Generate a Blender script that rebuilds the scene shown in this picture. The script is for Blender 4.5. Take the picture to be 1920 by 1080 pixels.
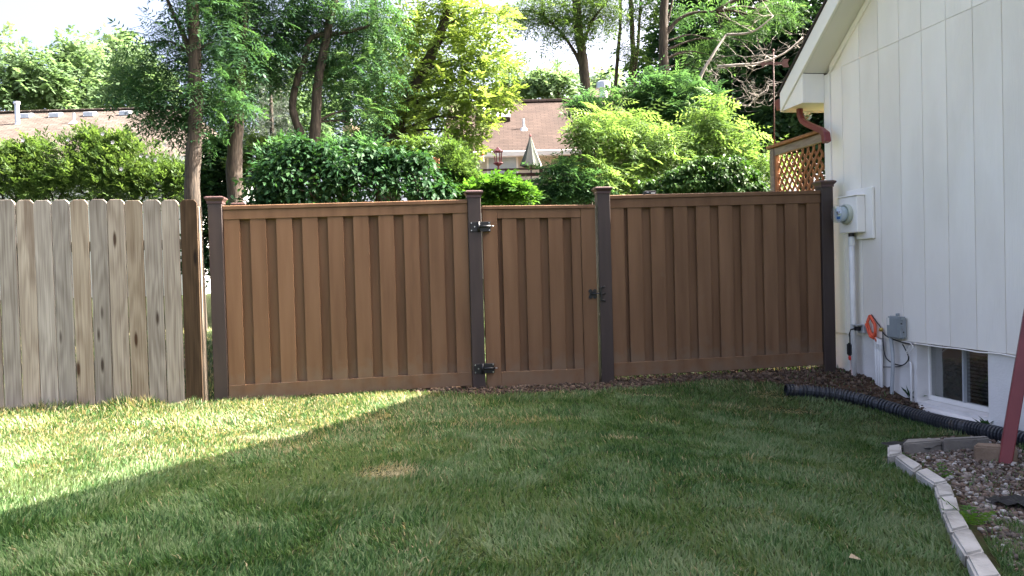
import bpy, bmesh, math, random
import numpy as np
from mathutils import Vector, Matrix
random.seed(11); rng = np.random.default_rng(11)
sc = bpy.context.scene
col = sc.collection
for o in list(bpy.data.objects): bpy.data.objects.remove(o)

# ------------------------------------------------------------------ camera
FPX, CZ, PITCH, ROLL = 1480.0, 1.11, 0.0205, 0.0270
fwd = Vector((0, math.cos(PITCH), -math.sin(PITCH)))
r0, u0 = Vector((1, 0, 0)), Vector((0, math.sin(PITCH), math.cos(PITCH)))
rgt = r0*math.cos(ROLL) - u0*math.sin(ROLL)
upv = r0*math.sin(ROLL) + u0*math.cos(ROLL)
cam_d = bpy.data.cameras.new('camera'); cam = bpy.data.objects.new('camera', cam_d); col.objects.link(cam)
cam.matrix_world = Matrix(((rgt.x, upv.x, -fwd.x, 0), (rgt.y, upv.y, -fwd.y, 0), (rgt.z, upv.z, -fwd.z, CZ), (0, 0, 0, 1)))
cam_d.sensor_width = 36; cam_d.lens = 36*FPX/1920; cam_d.clip_start = .05; cam_d.clip_end = 2000
sc.camera = cam

# ------------------------------------------------------------------ sky, sun, exposure
SUN_EL, SUN_AZ = math.radians(42.0), math.radians(10.6)      # azimuth from +X (right) towards +Y (away)
w = bpy.data.worlds.new('World'); sc.world = w; w.use_nodes = True
nt = w.node_tree; bg = nt.nodes['Background']
sky = nt.nodes.new('ShaderNodeTexSky'); sky.sky_type = 'NISHITA'; sky.sun_disc = False
sky.sun_elevation = SUN_EL; sky.sun_rotation = math.radians(90) - SUN_AZ
sky.air_density = .40; sky.dust_density = 9.0; sky.ozone_density = .4
nt.links.new(sky.outputs[0], bg.inputs[0]); bg.inputs[1].default_value = 0.12
sd = bpy.data.lights.new('sun', 'SUN'); sun = bpy.data.objects.new('sun', sd); col.objects.link(sun)
sd.energy = 5.0; sd.angle = math.radians(.55); sd.color = (1, .93, .82)
ld = Vector((-math.cos(SUN_AZ)*math.cos(SUN_EL), -math.sin(SUN_AZ)*math.cos(SUN_EL), -math.sin(SUN_EL)))
sun.rotation_euler = ld.to_track_quat('-Z', 'Y').to_euler(); sun.location = (20, 5, 25)
sc.view_settings.view_transform = 'Standard'; sc.view_settings.look = 'None'
sc.view_settings.gamma = 1; sc.view_settings.exposure = 3.15
sc.render.engine = 'CYCLES'
sc.cycles.max_bounces = 7; sc.cycles.diffuse_bounces = 4; sc.cycles.transparent_max_bounces = 8; sc.cycles.transmission_bounces = 4

# ------------------------------------------------------------------ pixels to places
def ray(x, y): return rgt*((x-960)/FPX) - upv*((y-540)/FPX) + fwd
def atY(x, y, Y): d = ray(x, y); return Vector((0, 0, CZ)) + d*(Y/d.y)
def ss(a, b, x):
    t = np.clip((x-a)/(b-a), 0, 1); return t*t*(3-2*t)
FM = 0.14; FY = 7.83; FN = math.sqrt(1+FM*FM); FANG = math.atan(FM)
def ground_z(X, Y):
    d = (FY + FM*X) - Y
    front = -(.05 + .20*ss(.6, 3.0, X))*ss(.1, 1.7, d)
    back = .055*np.maximum(0, Y-9.3) - .055*np.maximum(0, Y-34)
    return -.025 + front + back + .012*np.sin(1.7*X+.6)*np.sin(1.3*Y)
def gz(X, Y): return float(ground_z(np.float64(X), np.float64(Y)))
def gh(x, y):
    d = ray(x, y); t = .8
    while t < 120:
        p = Vector((0, 0, CZ)) + d*t
        if p.z <= gz(p.x, p.y): return p
        t += .01
    return p
class Frame:                                  # a vertical plane; local x along it, local -y its front
    def __init__(s, org, ang):
        s.o = Vector(org); s.a = ang
        s.ex = Vector((math.cos(ang), math.sin(ang), 0)); s.ey = Vector((-math.sin(ang), math.cos(ang), 0))
    def px(s, x, y, off=0):                   # pixel -> (local x, z) on the plane local y = off
        d = ray(x, y); c = Vector((0, 0, CZ))
        t = (off - (c-s.o).dot(s.ey))/d.dot(s.ey); p = c + d*t
        return (p-s.o).dot(s.ex), p.z - s.o.z
    def world(s, lx, ly, z): return s.o + s.ex*lx + s.ey*ly + Vector((0, 0, z))
FENCE = Frame((0, FY, 0), FANG)
HX0, HM, HY = 4.882, .169, 8.55
HOUSE = Frame((HX0-HM*HY, HY, 0), math.atan2(-1, HM))

# ------------------------------------------------------------------ materials
def new_mat(name):
    m = bpy.data.materials.new(name); m.use_nodes = True
    n = m.node_tree.nodes; return m, n, m.node_tree.links, n['Principled BSDF']
def ramp(n, cols, pos=None):
    r = n.new('ShaderNodeValToRGB'); e = r.color_ramp.elements
    k = len(cols); pos = pos or [i/(k-1) for i in range(k)]
    while len(e) < k: e.new(.5)
    for i in range(k): e[i].position = pos[i]; e[i].color = (*cols[i], 1)
    return r
def M(name, cols, rough=.6, scale=6, stretch=(1, 1, 1), detail=5, bump=0, bscale=80, bstretch=None, rand=0, metal=0, lo=.3, hi=.7, spec=.5, coat=0, splash=None):
    m, n, l, b = new_mat(name)
    tc = n.new('ShaderNodeTexCoord'); oi = n.new('ShaderNodeObjectInfo')
    add = n.new('ShaderNodeVectorMath'); add.operation = 'ADD'
    mul = n.new('ShaderNodeMath'); mul.operation = 'MULTIPLY'; mul.inputs[1].default_value = 43.7
    l.new(oi.outputs['Random'], mul.inputs[0]); l.new(tc.outputs['Object'], add.inputs[0]); l.new(mul.outputs[0], add.inputs[1])
    mp = n.new('ShaderNodeMapping'); mp.inputs['Scale'].default_value = stretch; l.new(add.outputs[0], mp.inputs[0])
    no = n.new('ShaderNodeTexNoise'); no.inputs['Scale'].default_value = scale; no.inputs['Detail'].default_value = detail
    l.new(mp.outputs[0], no.inputs['Vector'])
    k = len(cols); r = ramp(n, cols, [lo+(hi-lo)*i/(k-1) for i in range(k)] if k > 1 else [0])
    l.new(no.outputs['Fac'], r.inputs[0])
    out = r.outputs[0]
    if rand:
        hs = n.new('ShaderNodeHueSaturation'); mr = n.new('ShaderNodeMapRange')
        mr.inputs['To Min'].default_value = 1-rand; mr.inputs['To Max'].default_value = 1+rand
        l.new(oi.outputs['Random'], mr.inputs[0]); l.new(mr.outputs[0], hs.inputs['Value']); l.new(out, hs.inputs['Color']); out = hs.outputs[0]
    if splash:
        sx = n.new('ShaderNodeSeparateXYZ'); l.new(tc.outputs['Object'], sx.inputs[0])
        mz = n.new('ShaderNodeMapRange'); mz.inputs['From Min'].default_value = .0; mz.inputs['From Max'].default_value = .32; mz.inputs['To Min'].default_value = .30; mz.inputs['To Max'].default_value = -.12; l.new(sx.outputs['Z'], mz.inputs[0])
        n3 = n.new('ShaderNodeTexNoise'); n3.inputs['Scale'].default_value = 7; n3.inputs['Detail'].default_value = 8; l.new(add.outputs[0], n3.inputs['Vector'])
        sm = n.new('ShaderNodeMath'); sm.operation = 'ADD'; l.new(mz.outputs[0], sm.inputs[0]); l.new(n3.outputs['Fac'], sm.inputs[1])
        rs = ramp(n, [(0, 0, 0), (.55, .55, .55)], [.54, .80]); l.new(sm.outputs[0], rs.inputs[0])
        mx = n.new('ShaderNodeMix'); mx.data_type = 'RGBA'; l.new(rs.outputs[0], mx.inputs[0]); l.new(out, mx.inputs[6]); mx.inputs[7].default_value = (*splash, 1); out = mx.outputs[2]
    l.new(out, b.inputs['Base Color'])
    b.inputs['Roughness'].default_value = rough; b.inputs['Metallic'].default_value = metal
    b.inputs['Specular IOR Level'].default_value = spec; b.inputs['Coat Weight'].default_value = coat
    if bump:
        mp2 = n.new('ShaderNodeMapping'); mp2.inputs['Scale'].default_value = bstretch or stretch; l.new(add.outputs[0], mp2.inputs[0])
        n2 = n.new('ShaderNodeTexNoise'); n2.inputs['Scale'].default_value = bscale; n2.inputs['Detail'].default_value = 4; l.new(mp2.outputs[0], n2.inputs['Vector'])
        bp = n.new('ShaderNodeBump'); bp.inputs['Strength'].default_value = bump; bp.inputs['Distance'].default_value = .01
        l.new(n2.outputs['Fac'], bp.inputs['Height']); l.new(bp.outputs[0], b.inputs['Normal'])
    return m
def leafM(name, cols, trans=.38, tcol=None, rough=.5):
    m, n, l, b = new_mat(name)
    at = n.new('ShaderNodeAttribute'); at.attribute_name = 'var'
    r = ramp(n, cols); l.new(at.outputs['Fac'], r.inputs[0]); l.new(r.outputs[0], b.inputs['Base Color'])
    b.inputs['Roughness'].default_value = max(rough, .5); b.inputs['Specular IOR Level'].default_value = .16
    t = n.new('ShaderNodeBsdfTranslucent'); g = n.new('ShaderNodeMix'); g.data_type = 'RGBA'; g.blend_type = 'MULTIPLY'; g.inputs[0].default_value = 1
    g.inputs[7].default_value = (*(tcol or (1.55, 1.55, .8)), 1); l.new(r.outputs[0], g.inputs[6]); l.new(g.outputs[2], t.inputs[0])
    mx = n.new('ShaderNodeMixShader'); mx.inputs[0].default_value = trans
    l.new(b.outputs[0], mx.inputs[1]); l.new(t.outputs[0], mx.inputs[2]); l.new(mx.outputs[0], n['Material Output'].inputs[0])
    return m
def woodM(name, c_lo, c_hi, dark, rand=.22):
    m, n, l, b = new_mat(name)
    tc = n.new('ShaderNodeTexCoord'); oi = n.new('ShaderNodeObjectInfo')
    mul = n.new('ShaderNodeMath'); mul.operation = 'MULTIPLY'; mul.inputs[1].default_value = 61.3; l.new(oi.outputs['Random'], mul.inputs[0])
    add = n.new('ShaderNodeVectorMath'); add.operation = 'ADD'; l.new(tc.outputs['Object'], add.inputs[0]); l.new(mul.outputs[0], add.inputs[1])
    # knots
    mk = n.new('ShaderNodeMapping'); mk.inputs['Scale'].default_value = (5.6, 1, 1.25); l.new(add.outputs[0], mk.inputs[0])
    vk = n.new('ShaderNodeTexVoronoi'); vk.inputs['Scale'].default_value = 1.0; l.new(mk.outputs[0], vk.inputs['Vector'])
    # grain rings, bent round the knots
    mg = n.new('ShaderNodeMapping'); mg.inputs['Scale'].default_value = (7, 7, .22); l.new(add.outputs[0], mg.inputs[0])
    ng = n.new('ShaderNodeTexNoise'); ng.inputs['Scale'].default_value = 1.0; ng.inputs['Detail'].default_value = 3; l.new(mg.outputs[0], ng.inputs['Vector'])
    dm = n.new('ShaderNodeMath'); dm.operation = 'MULTIPLY_ADD'; dm.inputs[1].default_value = .6; l.new(vk.outputs['Distance'], dm.inputs[0]); l.new(ng.outputs['Fac'], dm.inputs[2])
    sn = n.new('ShaderNodeMath'); sn.operation = 'MULTIPLY'; sn.inputs[1].default_value = 30; l.new(dm.outputs[0], sn.inputs[0])
    si = n.new('ShaderNodeMath'); si.operation = 'SINE'; l.new(sn.outputs[0], si.inputs[0])
    mr = n.new('ShaderNodeMapRange'); mr.inputs['From Min'].default_value = -1; l.new(si.outputs[0], mr.inputs[0])
    # fine fibre
    mf = n.new('ShaderNodeMapping'); mf.inputs['Scale'].default_value = (95, 60, 1.6); l.new(add.outputs[0], mf.inputs[0])
    nf = n.new('ShaderNodeTexNoise'); nf.inputs['Scale'].default_value = 1.0; nf.inputs['Detail'].default_value = 5; l.new(mf.outputs[0], nf.inputs['Vector'])
    av = n.new('ShaderNodeMix'); av.data_type = 'FLOAT'; av.inputs[0].default_value = .84; l.new(mr.outputs[0], av.inputs[2]); l.new(nf.outputs['Fac'], av.inputs[3])
    r = ramp(n, [c_lo, c_hi], [.28, .68]); l.new(av.outputs[0], r.inputs[0])
    # broad stain patches
    ms = n.new('ShaderNodeMapping'); ms.inputs['Scale'].default_value = (5, 5, .9); l.new(add.outputs[0], ms.inputs[0])
    ns = n.new('ShaderNodeTexNoise'); ns.inputs['Scale'].default_value = 1; ns.inputs['Detail'].default_value = 4; l.new(ms.outputs[0], ns.inputs['Vector'])
    rs = ramp(n, [(0, 0, 0), (1, 1, 1)], [.56, .72]); l.new(ns.outputs['Fac'], rs.inputs[0])
    mx = n.new('ShaderNodeMix'); mx.data_type = 'RGBA'; l.new(rs.outputs[0], mx.inputs[0]); l.new(r.outputs[0], mx.inputs[6]); mx.inputs[7].default_value = (*[c*1.6 for c in dark], 1)
    sm = n.new('ShaderNodeMath'); sm.operation = 'MULTIPLY'; sm.inputs[1].default_value = .6; l.new(rs.outputs[0], sm.inputs[0]); l.new(sm.outputs[0], mx.inputs[0])
    rk = ramp(n, [(1, 1, 1), (0, 0, 0)], [.055, .115]); l.new(vk.outputs['Distance'], rk.inputs[0])
    mk2 = n.new('ShaderNodeMix'); mk2.data_type = 'RGBA'; l.new(rk.outputs[0], mk2.inputs[0]); l.new(mx.outputs[2], mk2.inputs[6]); mk2.inputs[7].default_value = (*dark, 1)
    hs = n.new('ShaderNodeHueSaturation'); m2 = n.new('ShaderNodeMapRange'); m2.inputs['To Min'].default_value = 1-rand; m2.inputs['To Max'].default_value = 1+rand
    fr = n.new('ShaderNodeMath'); fr.operation = 'FRACT'; mm = n.new('ShaderNodeMath'); mm.operation = 'MULTIPLY'; mm.inputs[1].default_value = 7.31
    l.new(oi.outputs['Random'], mm.inputs[0]); l.new(mm.outputs[0], fr.inputs[0])
    l.new(oi.outputs['Random'], m2.inputs[0]); l.new(m2.outputs[0], hs.inputs['Value'])
    m3 = n.new('ShaderNodeMapRange'); m3.inputs['To Min'].default_value = .55; m3.inputs['To Max'].default_value = 1.25; l.new(fr.outputs[0], m3.inputs[0]); l.new(m3.outputs[0], hs.inputs['Saturation'])
    l.new(mk2.outputs[2], hs.inputs['Color']); l.new(hs.outputs[0], b.inputs['Base Color'])
    b.inputs['Roughness'].default_value = .85; b.inputs['Specular IOR Level'].default_value = .2
    bp = n.new('ShaderNodeBump'); bp.inputs['Strength'].default_value = .35; bp.inputs['Distance'].default_value = .004; l.new(av.outputs[0], bp.inputs['Height']); l.new(bp.outputs[0], b.inputs['Normal'])
    return m
def shingleM(name, c1, c2, mortar):
    m, n, l, b = new_mat(name)
    tc = n.new('ShaderNodeTexCoord'); br = n.new('ShaderNodeTexBrick'); l.new(tc.outputs['Object'], br.inputs['Vector'])
    br.inputs['Scale'].default_value = 1; br.inputs['Brick Width'].default_value = .30; br.inputs['Row Height'].default_value = .145
    br.inputs['Mortar Size'].default_value = .012; br.inputs['Color1'].default_value = (*c1, 1); br.inputs['Color2'].default_value = (*c2, 1); br.inputs['Mortar'].default_value = (*mortar, 1)
    no = n.new('ShaderNodeTexNoise'); no.inputs['Scale'].default_value = 1.3; no.inputs['Detail'].default_value = 6; l.new(tc.outputs['Object'], no.inputs['Vector'])
    r = ramp(n, [(.82, .82, .82), (1.12, 1.1, 1.08)], [.35, .65]); l.new(no.outputs['Fac'], r.inputs[0])
    mx = n.new('ShaderNodeMix'); mx.data_type = 'RGBA'; mx.blend_type = 'MULTIPLY'; mx.inputs[0].default_value = 1
    l.new(br.outputs[0], mx.inputs[6]); l.new(r.outputs[0], mx.inputs[7]); l.new(mx.outputs[2], b.inputs['Base Color'])
    b.inputs['Roughness'].default_value = .95; b.inputs['Specular IOR Level'].default_value = .15
    bp = n.new('ShaderNodeBump'); bp.inputs['Strength'].default_value = .6; bp.inputs['Distance'].default_value = .01; l.new(br.outputs['Fac'], bp.inputs['Height']); bp.invert = True; l.new(bp.outputs[0], b.inputs['Normal'])
    return m
def glassM(name, tint=(.75, .8, .8), refl=.28):
    m, n, l, b = new_mat(name)
    g = n.new('ShaderNodeBsdfGlossy'); g.inputs['Roughness'].default_value = .03
    t = n.new('ShaderNodeBsdfTransparent'); t.inputs[0].default_value = (*tint, 1)
    mx = n.new('ShaderNodeMixShader'); mx.inputs[0].default_value = refl
    l.new(t.outputs[0], mx.inputs[1]); l.new(g.outputs[0], mx.inputs[2]); l.new(mx.outputs[0], n['Material Output'].inputs[0])
    return m

composite = M('brown_composite', [(.132, .070, .036), (.166, .090, .047), (.190, .106, .057)], .62, 2.6, (4, 4, .35), 6, .16, 60, (8, 8, .4), rand=.09, spec=.25, splash=(.17, .125, .085))
dark_comp = M('dark_composite', [(.034, .022, .019), (.050, .033, .028)], .55, 4, (4, 4, .4), 4, .1, 60, (6, 6, .4), rand=.05)
wood_grey = woodM('weathered_wood', (.175, .138, .106), (.335, .29, .235), (.055, .033, .022))
wood_dark = woodM('damp_brown_wood', (.034, .022, .014), (.075, .050, .032), (.016, .010, .007), .05)
cedar = M('cedar', [(.22, .085, .03), (.36, .16, .06)], .7, 5, (3, 3, .5), 4, .2, 60, rand=.12)
cedar_grey = M('grey_cedar', [(.20, .15, .11), (.32, .26, .20)], .8, 5, (1, 6, 6), 4, .2, 60)
white_paint = M('white_paint', [(.76, .705, .62), (.88, .83, .75)], .55, 2.2, (1, 1, .35), 6, .30, 90, (1, 1, .06), rand=.015, lo=.25, hi=.6)
white_trim = M('white_trim', [(.82, .785, .725), (.87, .835, .78)], .5, 3)
found_paint = M('painted_foundation', [(.46, .44, .41), (.74, .71, .67), (.80, .77, .73)], .75, 2.0, (1, 1, 1.6), 7, .35, 45, lo=.2, hi=.6)
soffit_m = M('soffit_paint', [(.70, .67, .62), (.78, .75, .70)], .6, 2)
red_paint = M('dark_red_paint', [(.145, .022, .026), (.20, .034, .036)], .42, 5, detail=6, bump=.05)
rust = M('rusty_iron', [(.045, .022, .018), (.09, .042, .034)], .8, 12)
black_metal = M('black_metal', [(.008, .008, .009), (.015, .015, .016)], .38, 20)
steel = M('bright_steel', [(.55, .55, .55), (.7, .7, .7)], .3, 20, metal=1)
grey_plastic = M('grey_plastic', [(.23, .26, .27), (.28, .31, .32)], .5, 6)
grey_pvc = M('grey_conduit', [(.36, .38, .39), (.45, .47, .48)], .5, 6)
white_pvc = M('white_conduit', [(.62, .61, .58), (.76, .75, .72)], .5, 5)
orange_m = M('orange_plastic', [(.62, .075, .03), (.72, .11, .04)], .45, 8)
red_plastic = M('red_plastic', [(.55, .03, .02), (.62, .05, .03)], .4, 8)
brass_m = M('brass', [(.45, .30, .07), (.55, .38, .1)], .4, 8, metal=.6)
black_pl = M('black_plastic', [(.010, .011, .013), (.020, .021, .024)], .45, 10)
pipe_m = M('black_corrugated_plastic', [(.012, .015, .020), (.030, .034, .042), (.10, .075, .05)], .42, 5, detail=6, lo=.35, hi=.8)
block_m = M('concrete_block', [(.20, .19, .17), (.40, .38, .35), (.48, .46, .43)], .92, 5, detail=8, bump=.7, bscale=38, rand=.06)
block_brown = M('tan_block', [(.17, .115, .075), (.25, .18, .125)], .92, 6, detail=8, bump=.8, bscale=38)
slab_m = M('grey_edging_slab', [(.17, .155, .135), (.27, .25, .22)], .92, 5, detail=8, bump=.7, bscale=38)
fabric_m = M('landscape_fabric', [(.008, .008, .009), (.02, .02, .02)], .7, 12, bump=.5, bscale=30)
bark_m = M('locust_bark', [(.016, .012, .009), (.046, .034, .025), (.080, .061, .046)], .95, 6, (6, 6, .8), 8, 1.0, 11, (4, 4, .6))
bark_dark = M('dark_bark', [(.022, .017, .013), (.06, .046, .035)], .95, 5, (5, 5, .7), 6, 1.0, 14, (3, 3, .5))
dead_m = M('bleached_dead_wood', [(.16, .14, .12), (.28, .25, .22)], .9, 6, detail=5)
glass_m = glassM('window_glass', (.62, .66, .66), .38); clear_m = glassM('meter_glass', (.9, .95, .97), .22)
shingle_tan = shingleM('tan_shingles', (.105, .086, .076), (.072, .058, .050), (.036, .030, .026))
shingle_brown = shingleM('brown_shingles', (.062, .044, .038), (.048, .034, .029), (.036, .026, .022))
shingle_grey = shingleM('grey_shingles', (.12, .09, .08), (.09, .068, .06), (.05, .04, .035))
roof_metal = M('galvanised_metal', [(.45, .47, .48), (.6, .62, .63)], .35, 8, metal=.7)
cream = M('cream_siding', [(.55, .50, .39), (.62, .56, .44)], .7, 2)
offwhite = M('offwhite_siding', [(.55, .55, .53), (.62, .62, .60)], .7, 2)
canvas = M('umbrella_canvas', [(.30, .29, .24), (.36, .35, .29)], .85, 4)
canvas_dk = M('umbrella_stripe', [(.030, .040, .030), (.045, .055, .042)], .85, 4)
dark_room = M('dark_interior', [(.02, .02, .02), (.03, .03, .03)], .9, 2)
blind_m = M('window_blind', [(.7, .7, .68), (.76, .76, .74)], .6, 3)
flower_m = M('white_petal', [(.72, .62, .66), (.82, .78, .80)], .6, 9)

L_shade = leafM('shaded_locust_leaf', [(.024, .062, .032), (.046, .108, .054), (.082, .155, .065)], .42)  # darker leaf tone, shade painted into the colour of these crowns
L_bright = leafM('sunny_leaf', [(.062, .118, .038), (.105, .175, .060), (.155, .23, .092)], .48)  # paler copy of the leaf, sunlight painted into the colour
L_broad = leafM('broad_leaf', [(.011, .038, .015), (.023, .068, .025), (.046, .100, .036)], .30, rough=.55)
L_hedge = leafM('hedge_leaf', [(.036, .072, .022), (.068, .118, .036), (.112, .165, .060)], .40, rough=.4)
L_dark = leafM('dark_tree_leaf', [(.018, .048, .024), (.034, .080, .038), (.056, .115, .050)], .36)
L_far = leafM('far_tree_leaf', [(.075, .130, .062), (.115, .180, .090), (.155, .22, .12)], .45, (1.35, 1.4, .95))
L_glow = leafM('backlit_leaf', [(.085, .135, .035), (.145, .21, .058), (.21, .275, .09)], .58)  # backlight put into the leaf colour as a brighter yellow-green
L_spruce = leafM('spruce_needle', [(.075, .105, .085), (.13, .165, .135), (.21, .24, .20)], .12, (1, 1, .9))
L_ivy = leafM('ivy_leaf', [(.016, .048, .012), (.035, .090, .018), (.08, .14, .026)], .26, rough=.33)
L_weed = leafM('weed_leaf', [(.040, .105, .018), (.075, .165, .030), (.12, .21, .05)], .4)

# ------------------------------------------------------------------ object helpers
def tag(o, label=None, cat=None, group=None, kind=None):
    if label: o['label'] = label
    if cat: o['category'] = cat
    if group: o['group'] = group
    if kind: o['kind'] = kind
    return o
def empty(name, loc=(0, 0, 0), ang=0, **k):
    o = bpy.data.objects.new(name, None); col.objects.link(o); o.location = loc; o.rotation_euler = (0, 0, ang); o.empty_display_size = .1
    return tag(o, **k)
def link(name, me, mat, parent=None, loc=(0, 0, 0), rot=(0, 0, 0)):
    if mat and not me.materials: me.materials.append(mat)
    o = bpy.data.objects.new(name, me); col.objects.link(o); o.location = loc; o.rotation_euler = rot
    if parent: o.parent = parent
    return o
class MB:
    def __init__(s): s.v = []; s.f = []
    def add(s, vs, fs):
        b = len(s.v); s.v += [tuple(v) for v in vs]; s.f += [tuple(b+i for i in f) for f in fs]; return s
    def hexa(s, p): return s.add(p, [(0, 3, 2, 1), (4, 5, 6, 7), (0, 1, 5, 4), (1, 2, 6, 5), (2, 3, 7, 6), (3, 0, 4, 7)])
    def box(s, x0, x1, y0, y1, z0, z1, k=0):   # k: rise of z per x
        return s.hexa([(x0, y0, z0+k*x0), (x1, y0, z0+k*x1), (x1, y1, z0+k*x1), (x0, y1, z0+k*x0), (x0, y0, z1+k*x0), (x1, y0, z1+k*x1), (x1, y1, z1+k*x1), (x0, y1, z1+k*x0)])
    def prism(s, outline, y0, y1):             # outline in x,z extruded along y
        n = len(outline); vs = [(x, y0, z) for x, z in outline] + [(x, y1, z) for x, z in outline]
        return s.add(vs, [tuple(range(n)), tuple(range(2*n-1, n-1, -1))] + [(i+n, (i+1) % n+n, (i+1) % n, i) for i in range(n)])
    def tube(s, pts, rad, seg=8, cap=True, up=None, sq=None):
        pts = [Vector(p) for p in pts]; n = len(pts)
        if not hasattr(rad, '__len__'): rad = [rad]*n
        b = len(s.v); t0 = None
        for i, p in enumerate(pts):
            t = (pts[min(i+1, n-1)] - pts[max(i-1, 0)]).normalized()
            if t0 is None:
                a = Vector(up) if up else (Vector((1, 0, 0)) if abs(t.x) < .8 else Vector((0, 1, 0)))
                a = (a - t*a.dot(t)).normalized()
            else: a = (a - t*a.dot(t)).normalized()
            t0 = t; c = t.cross(a)
            for j in range(seg):
                th = 2*math.pi*(j+.5)/seg
                q = p + (a*math.cos(th) + c*math.sin(th))*rad[i]*(1 if sq is None else sq)
                s.v.append(tuple(q))
        for i in range(n-1):
            for j in range(seg):
                s.f.append((b+i*seg+j, b+i*seg+(j+1) % seg, b+(i+1)*seg+(j+1) % seg, b+(i+1)*seg+j))
        if cap: s.f.append(tuple(b+j for j in range(seg-1, -1, -1))); s.f.append(tuple(b+(n-1)*seg+j for j in range(seg)))
        return s
    def lathe(s, prof, seg=16, c=(0, 0, 0), axis='z'):
        b = len(s.v); n = len(prof)
        for r, h in prof:
            for j in range(seg):
                th = 2*math.pi*j/seg; x, y = r*math.cos(th), r*math.sin(th)
                q = (x, y, h) if axis == 'z' else (x, -h, y) if axis == 'y' else (h, x, y)
                s.v.append((q[0]+c[0], q[1]+c[1], q[2]+c[2]))
        for i in range(n-1):
            for j in range(seg): s.f.append((b+i*seg+j, b+i*seg+(j+1) % seg, b+(i+1)*seg+(j+1) % seg, b+(i+1)*seg+j))
        s.f.append(tuple(b+j for j in range(seg-1, -1, -1))); s.f.append(tuple(b+(n-1)*seg+j for j in range(seg)))
        return s
    def mesh(s, name, bevel=0, smooth=False, seg=1):
        me = bpy.data.meshes.new(name); me.from_pydata(s.v, [], s.f)
        bm = bmesh.new(); bm.from_mesh(me)
        bmesh.ops.recalc_face_normals(bm, faces=bm.faces)
        if bevel: bmesh.ops.bevel(bm, geom=list(bm.edges), offset=bevel, segments=seg, affect='EDGES', clamp_overlap=True)
        bm.to_mesh(me); bm.free()
        if smooth:
            for p in me.polygons: p.use_smooth = True
        return me
    def build(s, name, mat, parent=None, loc=(0, 0, 0), rot=(0, 0, 0), bevel=0, smooth=False, seg=1):
        return link(name, s.mesh(name, bevel, smooth, seg), mat, parent, loc, rot)
def np_mesh(name, V, Fq, var=None, mat=None, parent=None):
    me = bpy.data.meshes.new(name); nv = len(V); nf, k = Fq.shape
    me.vertices.add(nv); me.vertices.foreach_set('co', V.astype(np.float32).ravel())
    me.loops.add(nf*k); me.loops.foreach_set('vertex_index', Fq.astype(np.int32).ravel())
    me.polygons.add(nf); me.polygons.foreach_set('loop_start', np.arange(0, nf*k, k, dtype=np.int32))
    me.update(calc_edges=True)
    if var is not None:
        a = me.attributes.new('var', 'FLOAT', 'POINT'); a.data.foreach_set('value', var.astype(np.float32))
    return link(name, me, mat, parent)
def rotm(yaw, pitch, roll):
    n = len(yaw); cy, sy, cp, sp, cr, sr = np.cos(yaw), np.sin(yaw), np.cos(pitch), np.sin(pitch), np.cos(roll), np.sin(roll)
    Z = np.zeros(n); O = np.ones(n)
    Rz = np.stack([cy, -sy, Z, sy, cy, Z, Z, Z, O], 1).reshape(n, 3, 3)
    Ry = np.stack([cp, Z, sp, Z, O, Z, -sp, Z, cp], 1).reshape(n, 3, 3)
    Rx = np.stack([O, Z, Z, Z, cr, -sr, Z, sr, cr], 1).reshape(n, 3, 3)
    return Rz @ Ry @ Rx
def scatter(name, tmpl, P, R, S, var, mat, parent):
    tv, tf = tmpl; N = len(P); k = len(tv)
    V = np.einsum('nij,kj->nki', R, tv)*S[:, None, None] + P[:, None, :]
    Fq = (tf[None] + (np.arange(N)*k)[:, None, None]).reshape(-1, tf.shape[1])
    return np_mesh(name, V.reshape(-1, 3), Fq, np.repeat(np.clip(var, 0, 1), k), mat, parent)
# leaf templates (leaf axis +x, unit length)
def t_frond(pairs=6, ll=.26, lw=.10):
    v = []; f = []
    for i in range(pairs):
        x = .12 + .80*i/(pairs-1); z = -.22*x*x; l_ = ll*(1-.35*abs(x-.45))
        for sg in (-1, 1):
            b = len(v)
            v += [(x, 0, z), (x+lw*.55, sg*l_*.5, z-.01), (x+lw*.35+.05, sg*l_, z-.05), (x-lw*.5+.05, sg*l_*.5, z-.02)]
            f.append((b, b+1, b+2, b+3) if sg > 0 else (b, b+3, b+2, b+1))
    b = len(v); v += [(.9, 0, -.19), (1.0, .05, -.22), (1.16, 0, -.27), (1.0, -.05, -.22)]; f.append((b, b+3, b+2, b+1))
    return np.array(v), np.array(f)
def t_leaf(wd=.5):
    v = [(0, 0, 0), (.42, wd*.5, .06), (.45, 0, -.02), (.42, -wd*.5, .06), (1, 0, -.14)]
    return np.array(v, float), np.array([(0, 2, 1, 1), (0, 3, 2, 2), (1, 2, 4, 4), (2, 3, 4, 4)])
def tri(t): return t[0], t[1][:, :3]
def t_spray(n=6, seed=1, wd=.42):
    r = np.random.default_rng(seed); v = []; f = []
    for i in range(n):
        x = .15+.8*i/n; a = (-1)**i*r.uniform(.5, 1.1); l_ = r.uniform(.32, .46); zz = r.uniform(-.12, .12)
        d = np.array([math.cos(a), math.sin(a), zz]); p = np.array([-d[1], d[0], r.uniform(-.3, .3)])*wd*l_*.5
        b = len(v); o = np.array([x, 0, -.12*x*x]); v += [o, o+d*l_*.5+p, o+d*l_, o+d*l_*.5-p]; f.append((b, b+1, b+2, b+3))
    return np.array(v), np.array(f)
FROND, FROND_S = t_frond(6), t_frond(5, .30, .13)
SPRAY, LEAF = t_spray(6, 3), tri(t_leaf(.55))
SPRAYB = t_spray(5, 9, .62)

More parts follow.
